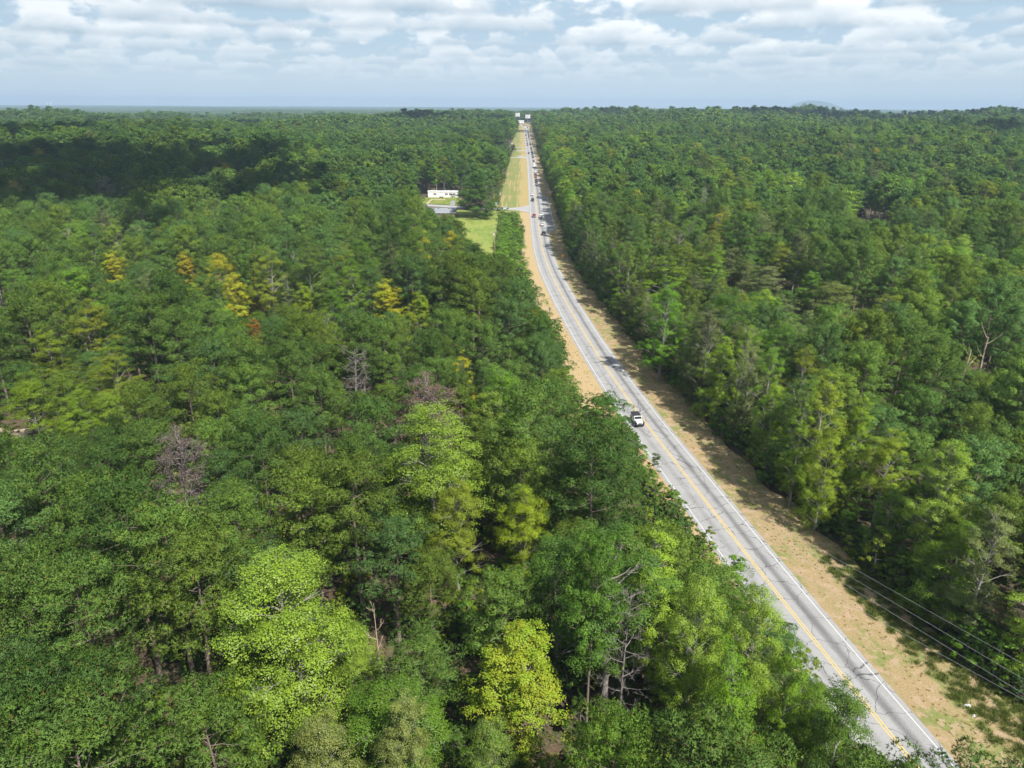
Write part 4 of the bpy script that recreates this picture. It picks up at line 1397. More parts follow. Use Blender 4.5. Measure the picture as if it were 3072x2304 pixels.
def utility_pole(p, H, label, tank=True, rz=0.0, arm=1.2, group='utility poles along the power line'):
    rt = empty('utility_pole', p, rz, label, 'utility pole', group)
    MB().tube([(0, 0, -.6), (0, 0, H)], [.17, .12], 10).build('shaft', M_POLE, rt)
    cb = MB().box(-arm, arm, -.20, -.08, H - .75, H - .62).build('crossarm', M_POLE, rt)
    for x in (-arm + .12, -arm * .35, arm - .12):
        MB().tube([(x, -.14, H - .62), (x, -.14, H - .36)], [.05, .035], 6).build('insulator', M_PORC, cb)
    MB().tube([(0, 0, H), (0, 0, H + .28)], [.05, .03], 6).build('insulator', M_PORC, rt)
    for s in (1, -1):
        MB().tube([(s * .75, -.10, H - .74), (s * .12, -.10, H - 1.35)], .025, 5).build('brace', M_STEEL, rt)
    if tank:
        tk = MB().tube([(-.42, -.1, H - 2.0), (-.42, -.1, H - 1.15)], .27, 12).build('transformer', M_TANK, rt)
        MB().tube([(-.42, -.1, H - 1.15), (-.42, -.1, H - .92)], [.06, .04], 6).build('bushing', M_PORC, tk)
    return rt


def wire(a, b, sag, r, label, m, group, n=14):
    a, b = Vector(a), Vector(b)
    pts = []
    for i in range(n + 1):
        q = i / n
        p = a.lerp(b, q); p.z -= 4 * sag * q * (1 - q)
        pts.append(p)
    w = MB().tube(pts, r, 5)
    mid = (a + b) / 2
    w.v = [(x - mid.x, y - mid.y, z - mid.z) for x, y, z in w.v]
    o = w.build('power_wire', m); o.location = mid
    return tag(o, label, 'wire', group)


P1 = at(1484.5, 763)
P2 = at(1502.6, 633.5)
P3 = at(1520, 560)
P4 = at(1530, 500)
utility_pole(P1, 10.2, 'wooden utility pole with one white transformer at the edge of the lawn', True)
utility_pole(P2, 11.5, 'wooden utility pole with transformer beside the patrol car', True)
utility_pole(P3, 11, 'thin utility pole standing in the mown verge above the side road', False)
utility_pole(at(1531, 468), 11, 'utility pole by the lower far driveway', True)
utility_pole(at(1521, 403), 10, 'small far pole against the dark trees left of the queue', False)
for s, nm in ((-1.08, 'left'), (1.08, 'right')):
    wire(P1 + Vector((s, -.14, 9.8)), P2 + Vector((s, -.14, 11.1)), .9, .012, f'thin {"outer" if s < 0 else "inner"} wire from the lawn pole to the patrol car pole', M_WIRE, 'wires of the lawn power line')
    wire(P2 + Vector((s, -.14, 11.1)), P3 + Vector((s, -.14, 10.6)), .9, .012, f'thin {"outer" if s < 0 else "inner"} wire running on up the verge from the patrol car pole', M_WIRE, 'wires of the lawn power line')
# four roadside wires, lower right corner: from a pole hidden among the trees to one past the edge of the picture
za, zb = 10.2, 8.6
ends = [((2192, 1487), (3072, 1989), 10.2), ((2232, 1531), (3072, 2034), 10.2), ((2240, 1560), (3072, 2078), 9.6), ((2405, 1722), (3072, 2096), 8.4)]
WLAB = ['uppermost of four thin wires over the lower forest edge', 'second highest of four thin wires over the lower forest edge', 'third of four thin wires over the lower forest edge', 'lowest of four thin wires, crossing above the sandy verge']
for (q0, q1, hh), lb_ in zip(ends, WLAB):
    d0, d1 = ray(*q0), ray(*q1)
    a = Vector(d0 * ((CAM_H - hh) / -d0[2])) + Vector((0, 0, CAM_H)); b = Vector(d1 * ((CAM_H - hh) / -d1[2])) + Vector((0, 0, CAM_H))
    d = (b - a)
    wire(a - d * (0.75 if hh > 9 else 1.1), b + d * .22, .35, .010, lb_, M_WIRE, 'roadside wires lower right')

# yellow diamond warning sign
M_SIGNY = simple('sign_yellow', (0.80, 0.42, 0.03), 0.45, var=0.03)
M_SIGNK = simple('sign_black', (0.02, 0.02, 0.02), 0.5)
M_SIGNB = simple('sign_back_metal', (0.34, 0.36, 0.37), 0.4, 0.6)
M_SIGNG = simple('street_sign_green', (0.05, 0.42, 0.22), 0.4, var=0.04)
p = at(1687.5, 782)
sg = empty('warning_sign', p, 0, 'yellow diamond warning sign with black arrow, in the shaded verge right of the curve', 'road sign')
MB().box(-.04, .04, -.03, .03, -.4, 2.35).build('post', M_STEEL, sg)
s_ = .66
dm = MB(); dm.add([(x, y, z) for y in (-.06, -.045) for x, z in ((0, 1.45), (s_, 1.45 + s_), (0, 1.45 + 2 * s_), (-s_, 1.45 + s_))], [(0, 1, 2, 3), (7, 6, 5, 4), (0, 4, 5, 1), (1, 5, 6, 2), (2, 6, 7, 3), (3, 7, 4, 0)])
pan = dm.build('panel', M_SIGNY, sg)
ar = MB(); ar.box(.0, .09, -.068, -.061, 1.75, 2.30); ar.add([(-.07, -.065, 2.28), (.16, -.065, 2.28), (.045, -.065, 2.50)], [(0, 1, 2)])
ar.add([(-.28, -.065, 1.85), (-.20, -.065, 1.82), (.0, -.065, 2.05), (.0, -.065, 2.16)], [(0, 1, 2, 3)])
ar.build('arrow', M_SIGNK, pan)

# back of a sign on the left verge, and a second panel lying by it
p = at(1649, 944)
sb = empty('road_sign', p, 0.25, 'grey back of a diamond road sign on its post in the dry verge', 'road sign')
MB().box(-.05, .05, -.04, .04, -.4, 2.5).build('post', M_SIGNK, sb)
dm = MB(); dm.add([(x, y, z) for y in (.05, .065) for x, z in ((0, 1.2), (.62, 1.82), (0, 2.44), (-.62, 1.82))], [(0, 1, 2, 3), (7, 6, 5, 4), (0, 4, 5, 1), (1, 5, 6, 2), (2, 6, 7, 3), (3, 7, 4, 0)])
dm.build('panel', M_SIGNB, sb)
p = at(1626, 936)
lp = MB().box(-1.0, 1.0, -.55, .55, .04, .12).build('fallen_sign', M_SIGNB, None, .02)
lp.location = p + Vector((0, 0, .05)); lp.rotation_euler = (.05, 0, .35)
tag(lp, 'grey panel lying flat in the bare patch beside the road sign', 'panel')

# green street name blade at the side road
p = at(1537.8, 622)
gs = empty('street_sign', p, 0.0, 'green street name sign beside the side road mouth', 'street sign')
MB().box(-.03, .03, -.03, .03, -.3, 2.6).build('post', M_STEEL, gs)
MB().box(-.75, .75, -.012, .012, 2.62, 2.95).build('blade', M_SIGNG, gs)
p = at(1488, 622)
mbx = empty('sign_board', p, 0.1, 'white board on a short post left of the patrol car', 'sign')
MB().box(-.05, .05, -.05, .05, -.3, 1.2).build('post', M_POLE, mbx)
MB().box(-.75, .75, -.05, .02, 1.2, 2.9).build('panel', M_WTRIM, mbx)
p = at(*z2(625, 965))
sgn = empty('sign_board', p, 0.0, 'white upright sign board by the far parked cars', 'sign')
for s in (1, -1): MB().box(s * .9 - .06, s * .9 + .06, -.06, .06, -.3, 2.0).build('post', M_STEEL, sgn)
MB().box(-1.2, 1.2, -.1, .1, 2.0, 4.4).build('panel', M_WTRIM, sgn)
for k, (x, y) in enumerate([(1092, 893), (1024, 440)]):
    p = at(*z2(x, y))
    mb_ = empty('mailbox', p, 0.0, ['white mailbox on the right verge in the tree shade', 'white mailbox on the right verge where the road bends away'][k], 'mailbox', 'mailboxes along the road')
    MB().box(-.06, .06, -.06, .06, -.3, 1.0).build('post', M_POLE, mb_)
    MB().box(-.3, .3, -.45, .45, 1.0, 1.6).build('box', M_WTRIM, mb_, .05)

# ------------------------------------------------------------------ far end of the road
def billboard(px, py, w, label, Htop, hp, pole=True):
    d = ray(px, py)
    y = 1560.0 if pole else 1700.0
    t_ = y / d[1]
    x = d[0] * t_; ztop = CAM_H + d[2] * t_
    gz = float(ground_z(x, y))
    rt = empty('billboard', (x, y, gz), 0.0, label, 'billboard', 'stacked white billboards at the end of the road')
    zt = ztop - gz
    for k, (a, b) in enumerate([(0, hp), (hp + .35, 2 * hp + .35)]):
        pn = MB().box(-w / 2, w / 2, -.25, .25, zt - b, zt - a).build('panel', M_WTRIM, rt)
        for q in range(3):
            MB().box(-w * .38, w * (.1 + .1 * q), -.262, -.252, zt - a - hp * (.28 + .22 * q), zt - a - hp * (.20 + .22 * q)).build('print_line', M_SIGNK if (q + k) % 2 else M_SHUTTER, pn)
        MB().box(-w / 2 - .2, w / 2 + .2, -.5, .5, zt - b - .28, zt - b - .02).build('catwalk', M_STEEL, rt)
    if pole:
        MB().tube([(0, .4, -1), (0, .4, zt - .4)], .45, 10).build('pole', M_STEEL, rt)
    else:
        for s in (-.35, .35): MB().tube([(s * w, .4, -1), (s * w, .4, zt - .4)], .3, 8).build('pole', M_STEEL, rt)


billboard(*z2(985, 250), 9.8, 'stacked white billboard on a single pole right of the road end', 0, 3.2)
billboard(*z2(760, 213), 9.6, 'stacked white billboard rising behind the trees left of the road end', 0, 3.4, False)
d_ = ray(*z2(838, 372)); bx_ = d_[0] / d_[1] * 1640.0
p = Vector((bx_, 1640.0, float(ground_z(bx_, 1640.0))))
bl = empty('white_building', p, 0.2, 'small white building with a low roof where the road disappears', 'building')
MB().box(-6, 6, 0, 7, -.5, 3.2).build('wall', M_SIDING, bl)
rf = MB(); rf.prism([(-.6, 3.15), (-.6, 3.35), (3.5, 5.0), (7.6, 3.35), (7.6, 3.15)], -6.6, 6.6); rf.build('roof', M_MROOF, bl)
window(bl, -3, 1.0, 1.6, 1.2, -.003); window(bl, 3, 1.0, 1.6, 1.2, -.003)

# lattice mast on the left skyline
def mast():
    d = ray(1213.5, 302)
    y = 1900.0; t_ = y / d[1]; x = d[0] * t_; zt = CAM_H + d[2] * t_
    g = float(ground_z(x, y)); H = zt - g
    rt = empty('lattice_mast', (x, y, g), 0.4, 'tall thin lattice phone mast on the skyline left of the road', 'mast')
    legs = []
    for k in range(3):
        a = k * 2.0944
        legs.append((math.cos(a), math.sin(a)))
        MB().tube([(math.cos(a) * 1.5, math.sin(a) * 1.5, -1), (math.cos(a) * .55, math.sin(a) * .55, H)], [.22, .14], 6).build('leg', M_STEEL, rt)
    br = MB(); n = 22
    for i in range(n):
        z0, z1 = H * i / n, H * (i + 1) / n
        f = lambda z: 1.5 - .95 * z / H
        for k in range(3):
            a, b = legs[k], legs[(k + 1) % 3]
            br.tube([(a[0] * f(z0), a[1] * f(z0), z0), (b[0] * f(z1), b[1] * f(z1), z1)], .07, 3)
    br.build('bracing', M_STEEL, rt)
    for zq in (.84, .93):
        for k in range(6):
            a = k * 1.047
            MB().box(-.25, .25, -.15, .15, 0, 2.4).build('antenna', M_WTRIM, rt).location = (math.cos(a) * 1.7, math.sin(a) * 1.7, H * zq - 1.2)
    MB().tube([(0, 0, H - .5), (0, 0, H + 3.5)], .09, 5).build('spike', M_STEEL, rt)


mast()
for k, px in enumerate(((140.5, 309), (151, 309))):
    d = ray(*px); y = 5200.0; t_ = y / d[1]; x = d[0] * t_; zt = CAM_H + d[2] * t_ + 4
    wt = empty('water_tower', (x, y, 30), 0, ['left of two tiny white water towers on the left horizon', 'right of two tiny white water towers on the left horizon'][k], 'water tower', 'white water towers on the horizon')
    h = zt - 30
    MB().tube([(0, 0, -10), (0, 0, h - 9)], [2.2, 1.8], 10).build('stem', M_WTRIM, wt)
    MB().tube([(0, 0, h - 10), (0, 0, h - 7.5), (0, 0, h - 4), (0, 0, h - 1.2), (0, 0, h)], [1.5, 5.5, 6.5 - k, 4.8, .6], 16).build('tank', M_WTRIM, wt)
for k, (px, py, yd, w) in enumerate([(1095, 366, 1150, 7), (1435, 350, 1500, 8), (2870, 330, 2900, 26), (1500, 349, 1560, 6)]):
    d = ray(px, py); t_ = yd / d[1]; x = d[0] * t_; zt = CAM_H + d[2] * t_
    g = float(ground_z(x, yd))
    hs = empty('white_building', (x, yd, g), .3 * k, ['white gable wall glimpsed among the left woods below the mast', 'pale building glimpsed in the woods left of the road end', 'bright white shed roof on the far right skyline',
               'small white building beside the road end billboards'][k], 'building')
    hh = max(3.0, zt - g - 1.4)
    MB().box(-w / 2, w / 2, 0, w * .8, -1, hh).build('wall', M_SIDING, hs)
    rf = MB(); rf.prism([(-.4, hh), (w * .4, hh + 1.5), (w * .8 + .4, hh)], -w / 2 - .3, w / 2 + .3); rf.build('roof', M_MROOF, hs)

# litter in the weeds, lower right
for k, (px, py, s) in enumerate([(2901, 2119, .5), (2921, 2149, .22)]):
    p = at(px, py)
    r = np.random.default_rng(k)
    pts = [(math.cos(a) * s * r.uniform(.6, 1), math.sin(a) * s * .6 * r.uniform(.6, 1)) for a in np.linspace(0, 5.6, 8)]
    b = MB(); b.add([(x, y, .02) for x, y in pts] + [(x * .6, y * .6, .16 + .12 * r.random()) for x, y in pts], [(i, (i + 1) % 8, 8 + (i + 1) % 8, 8 + i) for i in range(8)] + [tuple(range(8, 16))])
    o = b.build('plastic_bag', M_WTRIM); o.location = p + Vector((0, 0, .03))
    tag(o, ['crumpled white plastic bag in the green weeds', 'small white scrap of plastic below the crumpled bag'][k], 'litter')
# ------------------------------------------------------------------ trees
def tree(key, x, y, s, sz, rz, tint, name, label, group=None, names=('crown', 'trunk'), lean=0.0):
    p = PROTO[key]
    rt = empty(name, (x, y, float(ground_z(x, y)) - 0.1), rz, label, 'tree', group)
    rt.rotation_euler = (lean, 0, rz)
    for part, me in ((names[0], p['crown']), (names[1], p['trunk'])):
        if me is None: continue
        o = link(part, me, rt)
        o.scale = (s, s, sz)
        o['tint'] = [float(c) for c in tint]
    return rt


# bare and dead trees
for k, (seed, H, sp, m, nm) in enumerate([(1, 20, 4.6, M_DEADWOOD, 34), (2, 18, 4.2, M_DEADWOOD, 28), (3, 14, 4.0, M_SNAG, 7)]):
    tr, br, tips = branch_tree(seed, H, sp, 5 if k < 2 else 4, 0.2, nm, 0.42 if k < 1 else 0.35)
    PROTO[f'dead{k}'] = dict(trunk=geo_mesh('dead_trunk', tr, m), crown=geo_mesh('dead_branches', br, m), H=H, R=sp, kind='dead')
    if k == 0:
        r = np.random.default_rng(9)
        ii = r.integers(0, len(tips), 2400)
        C = tips[ii] + r.normal(0, 0.24, (2400, 3))
        g = tufts(r, C, rand_dirs(r, 2400), 0.30, 0.03, 4)
        nd = raw_mesh('dead_needles', g[0], [g[1]], M_RUSSET)
        PROTO['russet'] = dict(trunk=PROTO['dead0']['trunk'], crown=PROTO['dead0']['crown'], extra=nd, H=H, R=sp, kind='dead')
tr = Geo(); zs = np.linspace(0, 1, 8)
tr.add(*np_tube(np.stack([0.5 * zs ** 2, 0.2 * np.sin(zs * 5), zs * 14], -1), 0.30 * (1 - 0.7 * zs), 7))
br = Geo(); r = np.random.default_rng(4)
for i in range(7):
    t_ = r.uniform(.55, 1); a_ = r.uniform(0, 6.28); L_ = r.uniform(.8, 2.6); s_ = np.linspace(0, 1, 4)
    br.add(*np_tube(np.array([.5 * t_ ** 2, .2 * math.sin(t_ * 5), t_ * 14]) + np.stack([np.cos(a_) * L_ * s_, np.sin(a_) * L_ * s_, .9 * L_ * s_ ** 1.3], -1), .07 * (1 - .7 * s_), 4))
PROTO['snag'] = dict(trunk=geo_mesh('snag_trunk', tr.get(), M_SNAG), crown=geo_mesh('snag_branches', br.get(), M_SNAG), H=14, R=2.0, kind='dead')

K = 3072 / 2212
T_PINE = (0.129, 0.229, 0.046)
T_BLUE = (0.112, 0.216, 0.061)
T_PINEY = (0.163, 0.253, 0.039)
T_GREEN = (0.140, 0.263, 0.028)
T_DARK = (0.081, 0.155, 0.028)
T_OLIVE = (0.197, 0.250, 0.027)
T_LIME = (0.213, 0.325, 0.035)
T_YELL = (0.448, 0.427, 0.032)
T_GOLD = (0.437, 0.351, 0.032)
T_KHAKI = (0.175, 0.222, 0.054)
T_GREY = (0.159, 0.196, 0.071)
TONES = [('bluish green', T_BLUE), ('deep green', T_PINE), ('yellowish green', T_PINEY), ('fresh green', T_GREEN), ('dark green', T_DARK), ('olive', T_OLIVE), ('lime green', T_LIME), ('golden', T_YELL), ('grey-green', T_GREY)]

# key, crown top in the 2212 px picture, half width there, height, tint, name, label, short name
LM = [
 ('tulip', 932, 866, 136, 27, T_LIME, 'tulip_tree', 'tall bright lime tree with pale leaf tips, towering over the pines near the middle', 'the towering lime tree'),
 ('broad0', 985, 1040, 88, 19, T_OLIVE, 'broadleaf_tree', 'olive-yellow broadleaf tree at the foot of the towering lime tree', 'the olive tree under the lime tree'),
 ('broad4', 1135, 1058, 85, 18, (0.212, 0.284, 0.021), 'broadleaf_tree', 'wide olive-yellow broadleaf tree roadward of the towering lime tree', 'the wide olive tree'),
 ('tulip_round', 585, 1188, 195, 25, T_LIME, 'tulip_tree', 'huge bright green tree with many pale leaf tips among dark pines, lower left', 'the huge pale-tipped tree'),
 ('tulip', 752, 1352, 36, 10, T_LIME, 'tulip_tree', 'small bright green tree beside the huge pale-tipped one', 'the small bright tree'),
 ('turning', 1125, 1350, 146, 17, (0.285, 0.345, 0.028), 'broadleaf_tree', 'bright yellow-green tree turning golden, between pines at the lower middle', 'the bright yellow tree'),
 ('dead1', 1368, 1266, 84, 20, T_GREY, 'dead_tree', 'leafless grey dead pine with a dome of fine twigs beside a tall pine', 'the grey dead pine'),
 ('pine3', 1287, 1186, 76, 24, (0.118, 0.242, 0.033), 'pine_tree', 'tall pine with long bare trunk showing, beside the grey dead pine', 'the long-trunked pine'),
 ('dead2', 805, 1292, 44, 14, T_GREY, 'dead_tree', 'small whitish dead tree with crooked branches in a dark gap', 'the crooked white dead tree'),
 ('russet', 388, 936, 88, 20, (0.185, 0.135, 0.115), 'dead_tree', 'brown dead pine with bare grey limbs below its russet crown, left woods', 'the brown dead pine'),
 ('russet', 932, 820, 96, 21, (0.21, 0.13, 0.10), 'dead_tree', 'reddish brown dead pine just behind the towering lime tree', 'the reddish dead pine'),
 ('dead1', 762, 746, 56, 18, T_GREY, 'dead_tree', 'bushy grey leafless tree amid pines, beyond the brown dead pine', 'the bushy grey dead tree'),
 ('dead0', 222, 378, 44, 22, T_GREY, 'dead_tree', 'wide mauve-grey leafless tree in the shaded far left woods', 'the mauve-grey dead tree'),
 ('snag', 8, 628, 14, 15, T_GREY, 'dead_tree', 'tan bare leaning trunk without bark at the left picture edge', 'the leaning bare trunk'),
 ('turning', 240, 543, 42, 19, T_YELL, 'broadleaf_tree', 'golden yellow tree, leftmost of the row of yellowing trees', 'the first golden tree'),
 ('turning', 395, 546, 36, 18, T_GOLD, 'broadleaf_tree', 'orange-tinged golden tree between two yellow ones, left woods', 'the orange-tinged tree'),
 ('turning', 500, 592, 46, 20, T_YELL, 'broadleaf_tree', 'slender golden yellow tree rising above dark oaks, left woods', 'the slender golden tree'),
 ('turning', 652, 612, 34, 18, (0.276, 0.348, 0.021), 'broadleaf_tree', 'yellow-green tree between the slender golden tree and the broad golden one', 'the yellow-green tree'),
 ('turning', 832, 606, 56, 19, T_YELL, 'broadleaf_tree', 'broad golden yellow tree nearest the curving road', 'the broad golden tree'),
 ('turning', 905, 632, 38, 17, (0.292, 0.366, 0.021), 'broadleaf_tree', 'lime-yellow tree just roadward of the broad golden tree', 'the lime-yellow tree'),
 ('turning', 548, 688, 22, 12, (0.397, 0.189, 0.029), 'broadleaf_tree', 'little orange tree among dark pines, the most orange of all', 'the little orange tree'),
 ('broad4', 190, 648, 62, 20, (0.192, 0.231, 0.022), 'broadleaf_tree', 'rounded olive-brown tree, topmost of the olive grove on the left', 'the top olive tree'),
 ('broad0', 95, 715, 70, 19, (0.170, 0.234, 0.022), 'broadleaf_tree', 'olive tree at the outer edge of the olive grove on the left', 'the outer olive tree'),
 ('broad4', 235, 752, 64, 18, (0.179, 0.231, 0.024), 'broadleaf_tree', 'olive tree on the roadward side of the olive grove on the left', 'the roadward olive tree'),
 ('broad3', 55, 812, 82, 18, (0.170, 0.255, 0.022), 'broadleaf_tree', 'wide olive-green tree above the pale clearing on the left', 'the wide olive-green tree'),
 ('broad0', 160, 835, 68, 17, (0.159, 0.252, 0.022), 'broadleaf_tree', 'lowest olive-green tree of the grove above the pale clearing', 'the lowest olive tree'),
 ('flower', 690, 1545, 118, 16, T_KHAKI, 'broadleaf_tree', 'broad khaki tree dusted with pale blossom, bottom edge, under the huge pale-tipped tree', 'the first blossom-dusted tree'),
 ('flower2', 870, 1492, 100, 18, T_KHAKI, 'broadleaf_tree', 'khaki tree dusted with pale blossom and showing white limbs, bottom edge', 'the white-limbed blossom tree'),
 ('flower', 1060, 1555, 92, 15, (0.138, 0.231, 0.033), 'broadleaf_tree', 'khaki-green blossom-dusted tree directly below the bright yellow tree', 'the last blossom-dusted tree'),
 ('pine4', 1335, 1560, 118, 22, (0.130, 0.242, 0.033), 'pine_tree', 'big shaggy light green pine at the bottom edge below the grey dead pine', 'the shaggy bottom pine'),
 ('tulip_round', 1518, 1240, 72, 23, T_LIME, 'tulip_tree', 'tall tree with pale shining top leaves overhanging the road, nearer the dead pine', 'the pale-topped roadside tree'),
 ('tulip_round', 1648, 1262, 86, 22, T_LIME, 'tulip_tree', 'tall tree with pale shining top leaves hiding the road centre line', 'the second pale-topped tree'),
 ('edge0', 1585, 1385, 110, 20, (0.138, 0.255, 0.021), 'broadleaf_tree', 'dense mid-green tree below the two pale-topped roadside trees', 'the dense roadside tree'),
 ('edge1', 1835, 1478, 118, 18, (0.082, 0.151, 0.021), 'broadleaf_tree', 'dark fine-leaved tree over the road at the lower right', 'the dark fine-leaved tree'),
 ('edge1', 1722, 1398, 80, 18, (0.143, 0.249, 0.021), 'broadleaf_tree', 'green tree between the pale-topped tree and the dark fine-leaved tree', 'the green gap tree'),
 ('pine2', 1314, 862, 62, 12, (0.082, 0.193, 0.030), 'pine_tree', 'small layered pine alone on the verge, its branches overlapping the white off-road car', 'the small verge pine'),
 ('edge1', 1868, 866, 56, 19, (0.192, 0.293, 0.023), 'broadleaf_tree', 'yellowish tree, tallest of the bright clump beyond the sandy verge', 'the tallest bright clump tree'),
 ('edge0', 1748, 838, 50, 21, (0.170, 0.274, 0.023), 'broadleaf_tree', 'pointed yellowish tree at the front of the bright clump, by the forest edge', 'the pointed clump tree'),
 ('edge1', 1800, 915, 62, 18, (0.204, 0.288, 0.024), 'broadleaf_tree', 'yellow-tinged tree in the middle of the bright clump beyond the verge', 'the middle clump tree'),
 ('broad4', 1930, 930, 68, 17, (0.212, 0.288, 0.024), 'broadleaf_tree', 'broad yellow-olive tree at the outer end of the bright clump', 'the outer clump tree'),
 ('tulip', 2062, 952, 88, 22, T_LIME, 'tulip_tree', 'bright green tree with pale leaf tips on the right, below the bright clump', 'the bright tree on the right'),
 ('edge2', 1442, 606, 58, 24, (0.127, 0.267, 0.022), 'broadleaf_tree', 'tall fresh green tree leaning over the shaded verge at the inside of the curve', 'the curve tree'),
 ('edge0', 1440, 552, 62, 21, (0.170, 0.274, 0.022), 'broadleaf_tree', 'sunlit yellowish tree behind the tall curve tree', 'the sunlit curve tree'),
 ('flower2', 1655, 572, 84, 16, T_GREY, 'broadleaf_tree', 'grey-brown domed oak crown, the nearer of two beyond the dark pines on the right', 'the first grey domed oak'),
 ('flower', 1805, 610, 122, 15, (0.147, 0.202, 0.044), 'broadleaf_tree', 'long grey-green oak canopy stretched behind dark pines on the right', 'the long grey oak'),
 ('snag', 2133, 728, 8, 17, T_GREY, 'dead_tree', 'forked white snag poking out of the pines on the right', 'the forked white snag'),
 ('snag', 2093, 758, 6, 15, T_GREY, 'dead_tree', 'single thin white snag beside a rusty patch, on the right', 'the thin white snag'),
 ('dead2', 1880, 448, 34, 12, T_GREY, 'dead_tree', 'pale sprawling dead tree with bleached limbs in the far woods on the right', 'the bleached sprawling tree'),
 ('dead1', 1525, 400, 20, 18, T_GREY, 'dead_tree', 'small round grey leafless tree in the bright woods right of the queue', 'the round grey tree'),
 ('oak', 1030, 372, 58, 25, (0.073, 0.147, 0.022), 'oak_tree', 'massive dark oak at the lawn corner between the white home and the verge', 'the massive dark oak'),
 ('oak', 1058, 322, 40, 23, T_DARK, 'oak_tree', 'dark oak at the verge edge just beyond the massive dark oak', 'the oak beyond the massive one'),
 ('oak', 1080, 290, 30, 22, T_DARK, 'oak_tree', 'dark oak overhanging the mown verge, second up the road from the massive oak', 'the second oak up the verge'),
 ('broad3', 996, 345, 34, 21, (0.068, 0.146, 0.021), 'oak_tree', 'dark oak shading the end of the white mobile home', 'the oak by the white home'),
]
r_t = np.random.default_rng(77)
PLACED = []          # x, y, radius
PROTECT = np.zeros((2304 // 4 + 1, 3072 // 4 + 1), np.float32)     # how far away lies what must stay visible, per picture cell
SHORT = []


def inside(poly, X, Y):
    c = np.zeros(np.shape(X), bool)
    n = len(poly)
    for i in range(n):
        x0, y0 = poly[i][:2]; x1, y1 = poly[(i + 1) % n][:2]
        t_ = ((y0 > Y) != (y1 > Y)) & (X < (x1 - x0) * (Y - y0) / (y1 - y0 + 1e-9) + x0)
        c ^= t_
    return c


cx_, cy_ = np.meshgrid(np.arange(PROTECT.shape[1]) * 4, np.arange(PROTECT.shape[0]) * 4)


def protect(poly, depth):
    m = inside(poly, cx_, cy_)
    PROTECT[m] = np.maximum(PROTECT[m], depth)


for key, tx, ty, hw, H, tint, name, label, short in LM:
    px, py = tx * K, ty * K
    p0 = at(px, py, H * 0.985)
    zc = project(p0.x, p0.y, p0.z + H)[2]
    P_ = PROTO[key]
    s = float(np.clip(hw * K * zc / FPX / P_['R'], 0.55, 1.6)) if P_['kind'] != 'dead' or hw > 20 else 1.0
    sz = H / P_['H']
    nm = ('branches', 'trunk') if P_['kind'] == 'dead' else ('crown', 'trunk')
    o = tree(key, p0.x, p0.y, s, sz, float(r_t.uniform(0, 6.28)), tint, name, label, None, nm, 0.0)
    if short == 'the leaning bare trunk': o.rotation_euler = (0, R(-14), 0)
    if 'extra' in P_:
        e = link('needles', P_['extra'], o); e.scale = (s, s, sz); e['tint'] = [float(c) for c in tint]
    PLACED.append((p0.x, p0.y, P_['R'] * s * (0.62 if P_['kind'] != 'dead' else 0.5)))
    SHORT.append((p0.x, p0.y, short, zc))
    low = 0.55 if P_['kind'] != 'dead' else 0.5
    if short == 'the long-trunked pine': low = 0.12
    x1, y1, _ = project(p0.x, p0.y, p0.z + H * low)
    protect([(px - hw * K * .8, py), (px + hw * K * .8, py), (px + hw * K * .8, y1), (px - hw * K * .8, y1)], zc + 1.5)

protect([(1262, 562), (1376, 562), (1379, 613), (1500, 619), (1500, 700), (1488, 785), (1452, 775), (1440, 728), (1400, 690), (1374, 646), (1310, 640), (1290, 625), (1262, 618)], 470)
ROADPX = [(1530, 440), (1525, 500), (1508, 560), (1497, 618), (1490, 632), (1540, 640), (1565, 760), (1600, 880), (1660, 960), (1700, 1030), (1735, 1110), (1738, 1180), (1735, 1240), (1800, 1190), (1890, 1200), (1900, 1330), (1985, 1390), (2050, 1430),
          (2062, 1590), (2140, 1610), (2190, 1730), (2360, 1770), (2372, 1890), (2450, 1970), (2545, 2070), (2600, 2160), (2660, 2180), (2700, 2310), (3080, 2310), (3080, 2255), (2863, 2112), (2590, 1868), (2440, 1710), (2200, 1420), (1950, 1120), (1760, 900), (1680, 760), (1670, 640), (1620, 500), (1598, 400), (1584, 378), (1562, 370)]
protect(ROADPX, 1520)
for q_ in (((1546, 336), (1563, 357)), ((1574, 341), (1593, 364)), ((1554, 355), (1576, 366))):
    protect([(q_[0][0], q_[0][1]), (q_[1][0], q_[0][1]), (q_[1][0], q_[1][1]), (q_[0][0], q_[1][1])], 1690)
protect([(0, 1276), (118, 1276), (118, 1312), (0, 1325)], 400)
protect([(1522, 478), (1522, 440), (1560, 392), (1580, 392), (1580, 480)], 1500)

KEEP = [[(p.x, p.y) for p in LAWN], [(p.x, p.y) for p in YARD], [(p.x, p.y) for p in CLEAR]]
a_, b_ = at(1240, 640), at(1372, 640)
KEEP.append([(a_.x, 412), (b_.x + 3, 412), (b_.x + 3, 452), (a_.x, 452)])
KEEP.append([(at(1278, 590).x - 2, at(1284, 592).y - 2), (at(1380, 590).x, at(1284, 592).y - 2), (at(1380, 590).x, at(1284, 592).y + 6), (at(1278, 590).x - 2, at(1284, 592).y + 6)])
sr = at(1258, 614.5); KEEP.append([(sr.x - 80, sr.y - 6), (20, at(1502, 626.5).y - 8), (20, at(1502, 626.5).y + 8), (sr.x - 80, sr.y + 6)])
c_ = at(1522, 455); KEEP.append([(c_.x - 8, c_.y - 130), (c_.x + 20, c_.y - 130), (c_.x + 20, c_.y + 110), (c_.x - 8, c_.y + 110)])

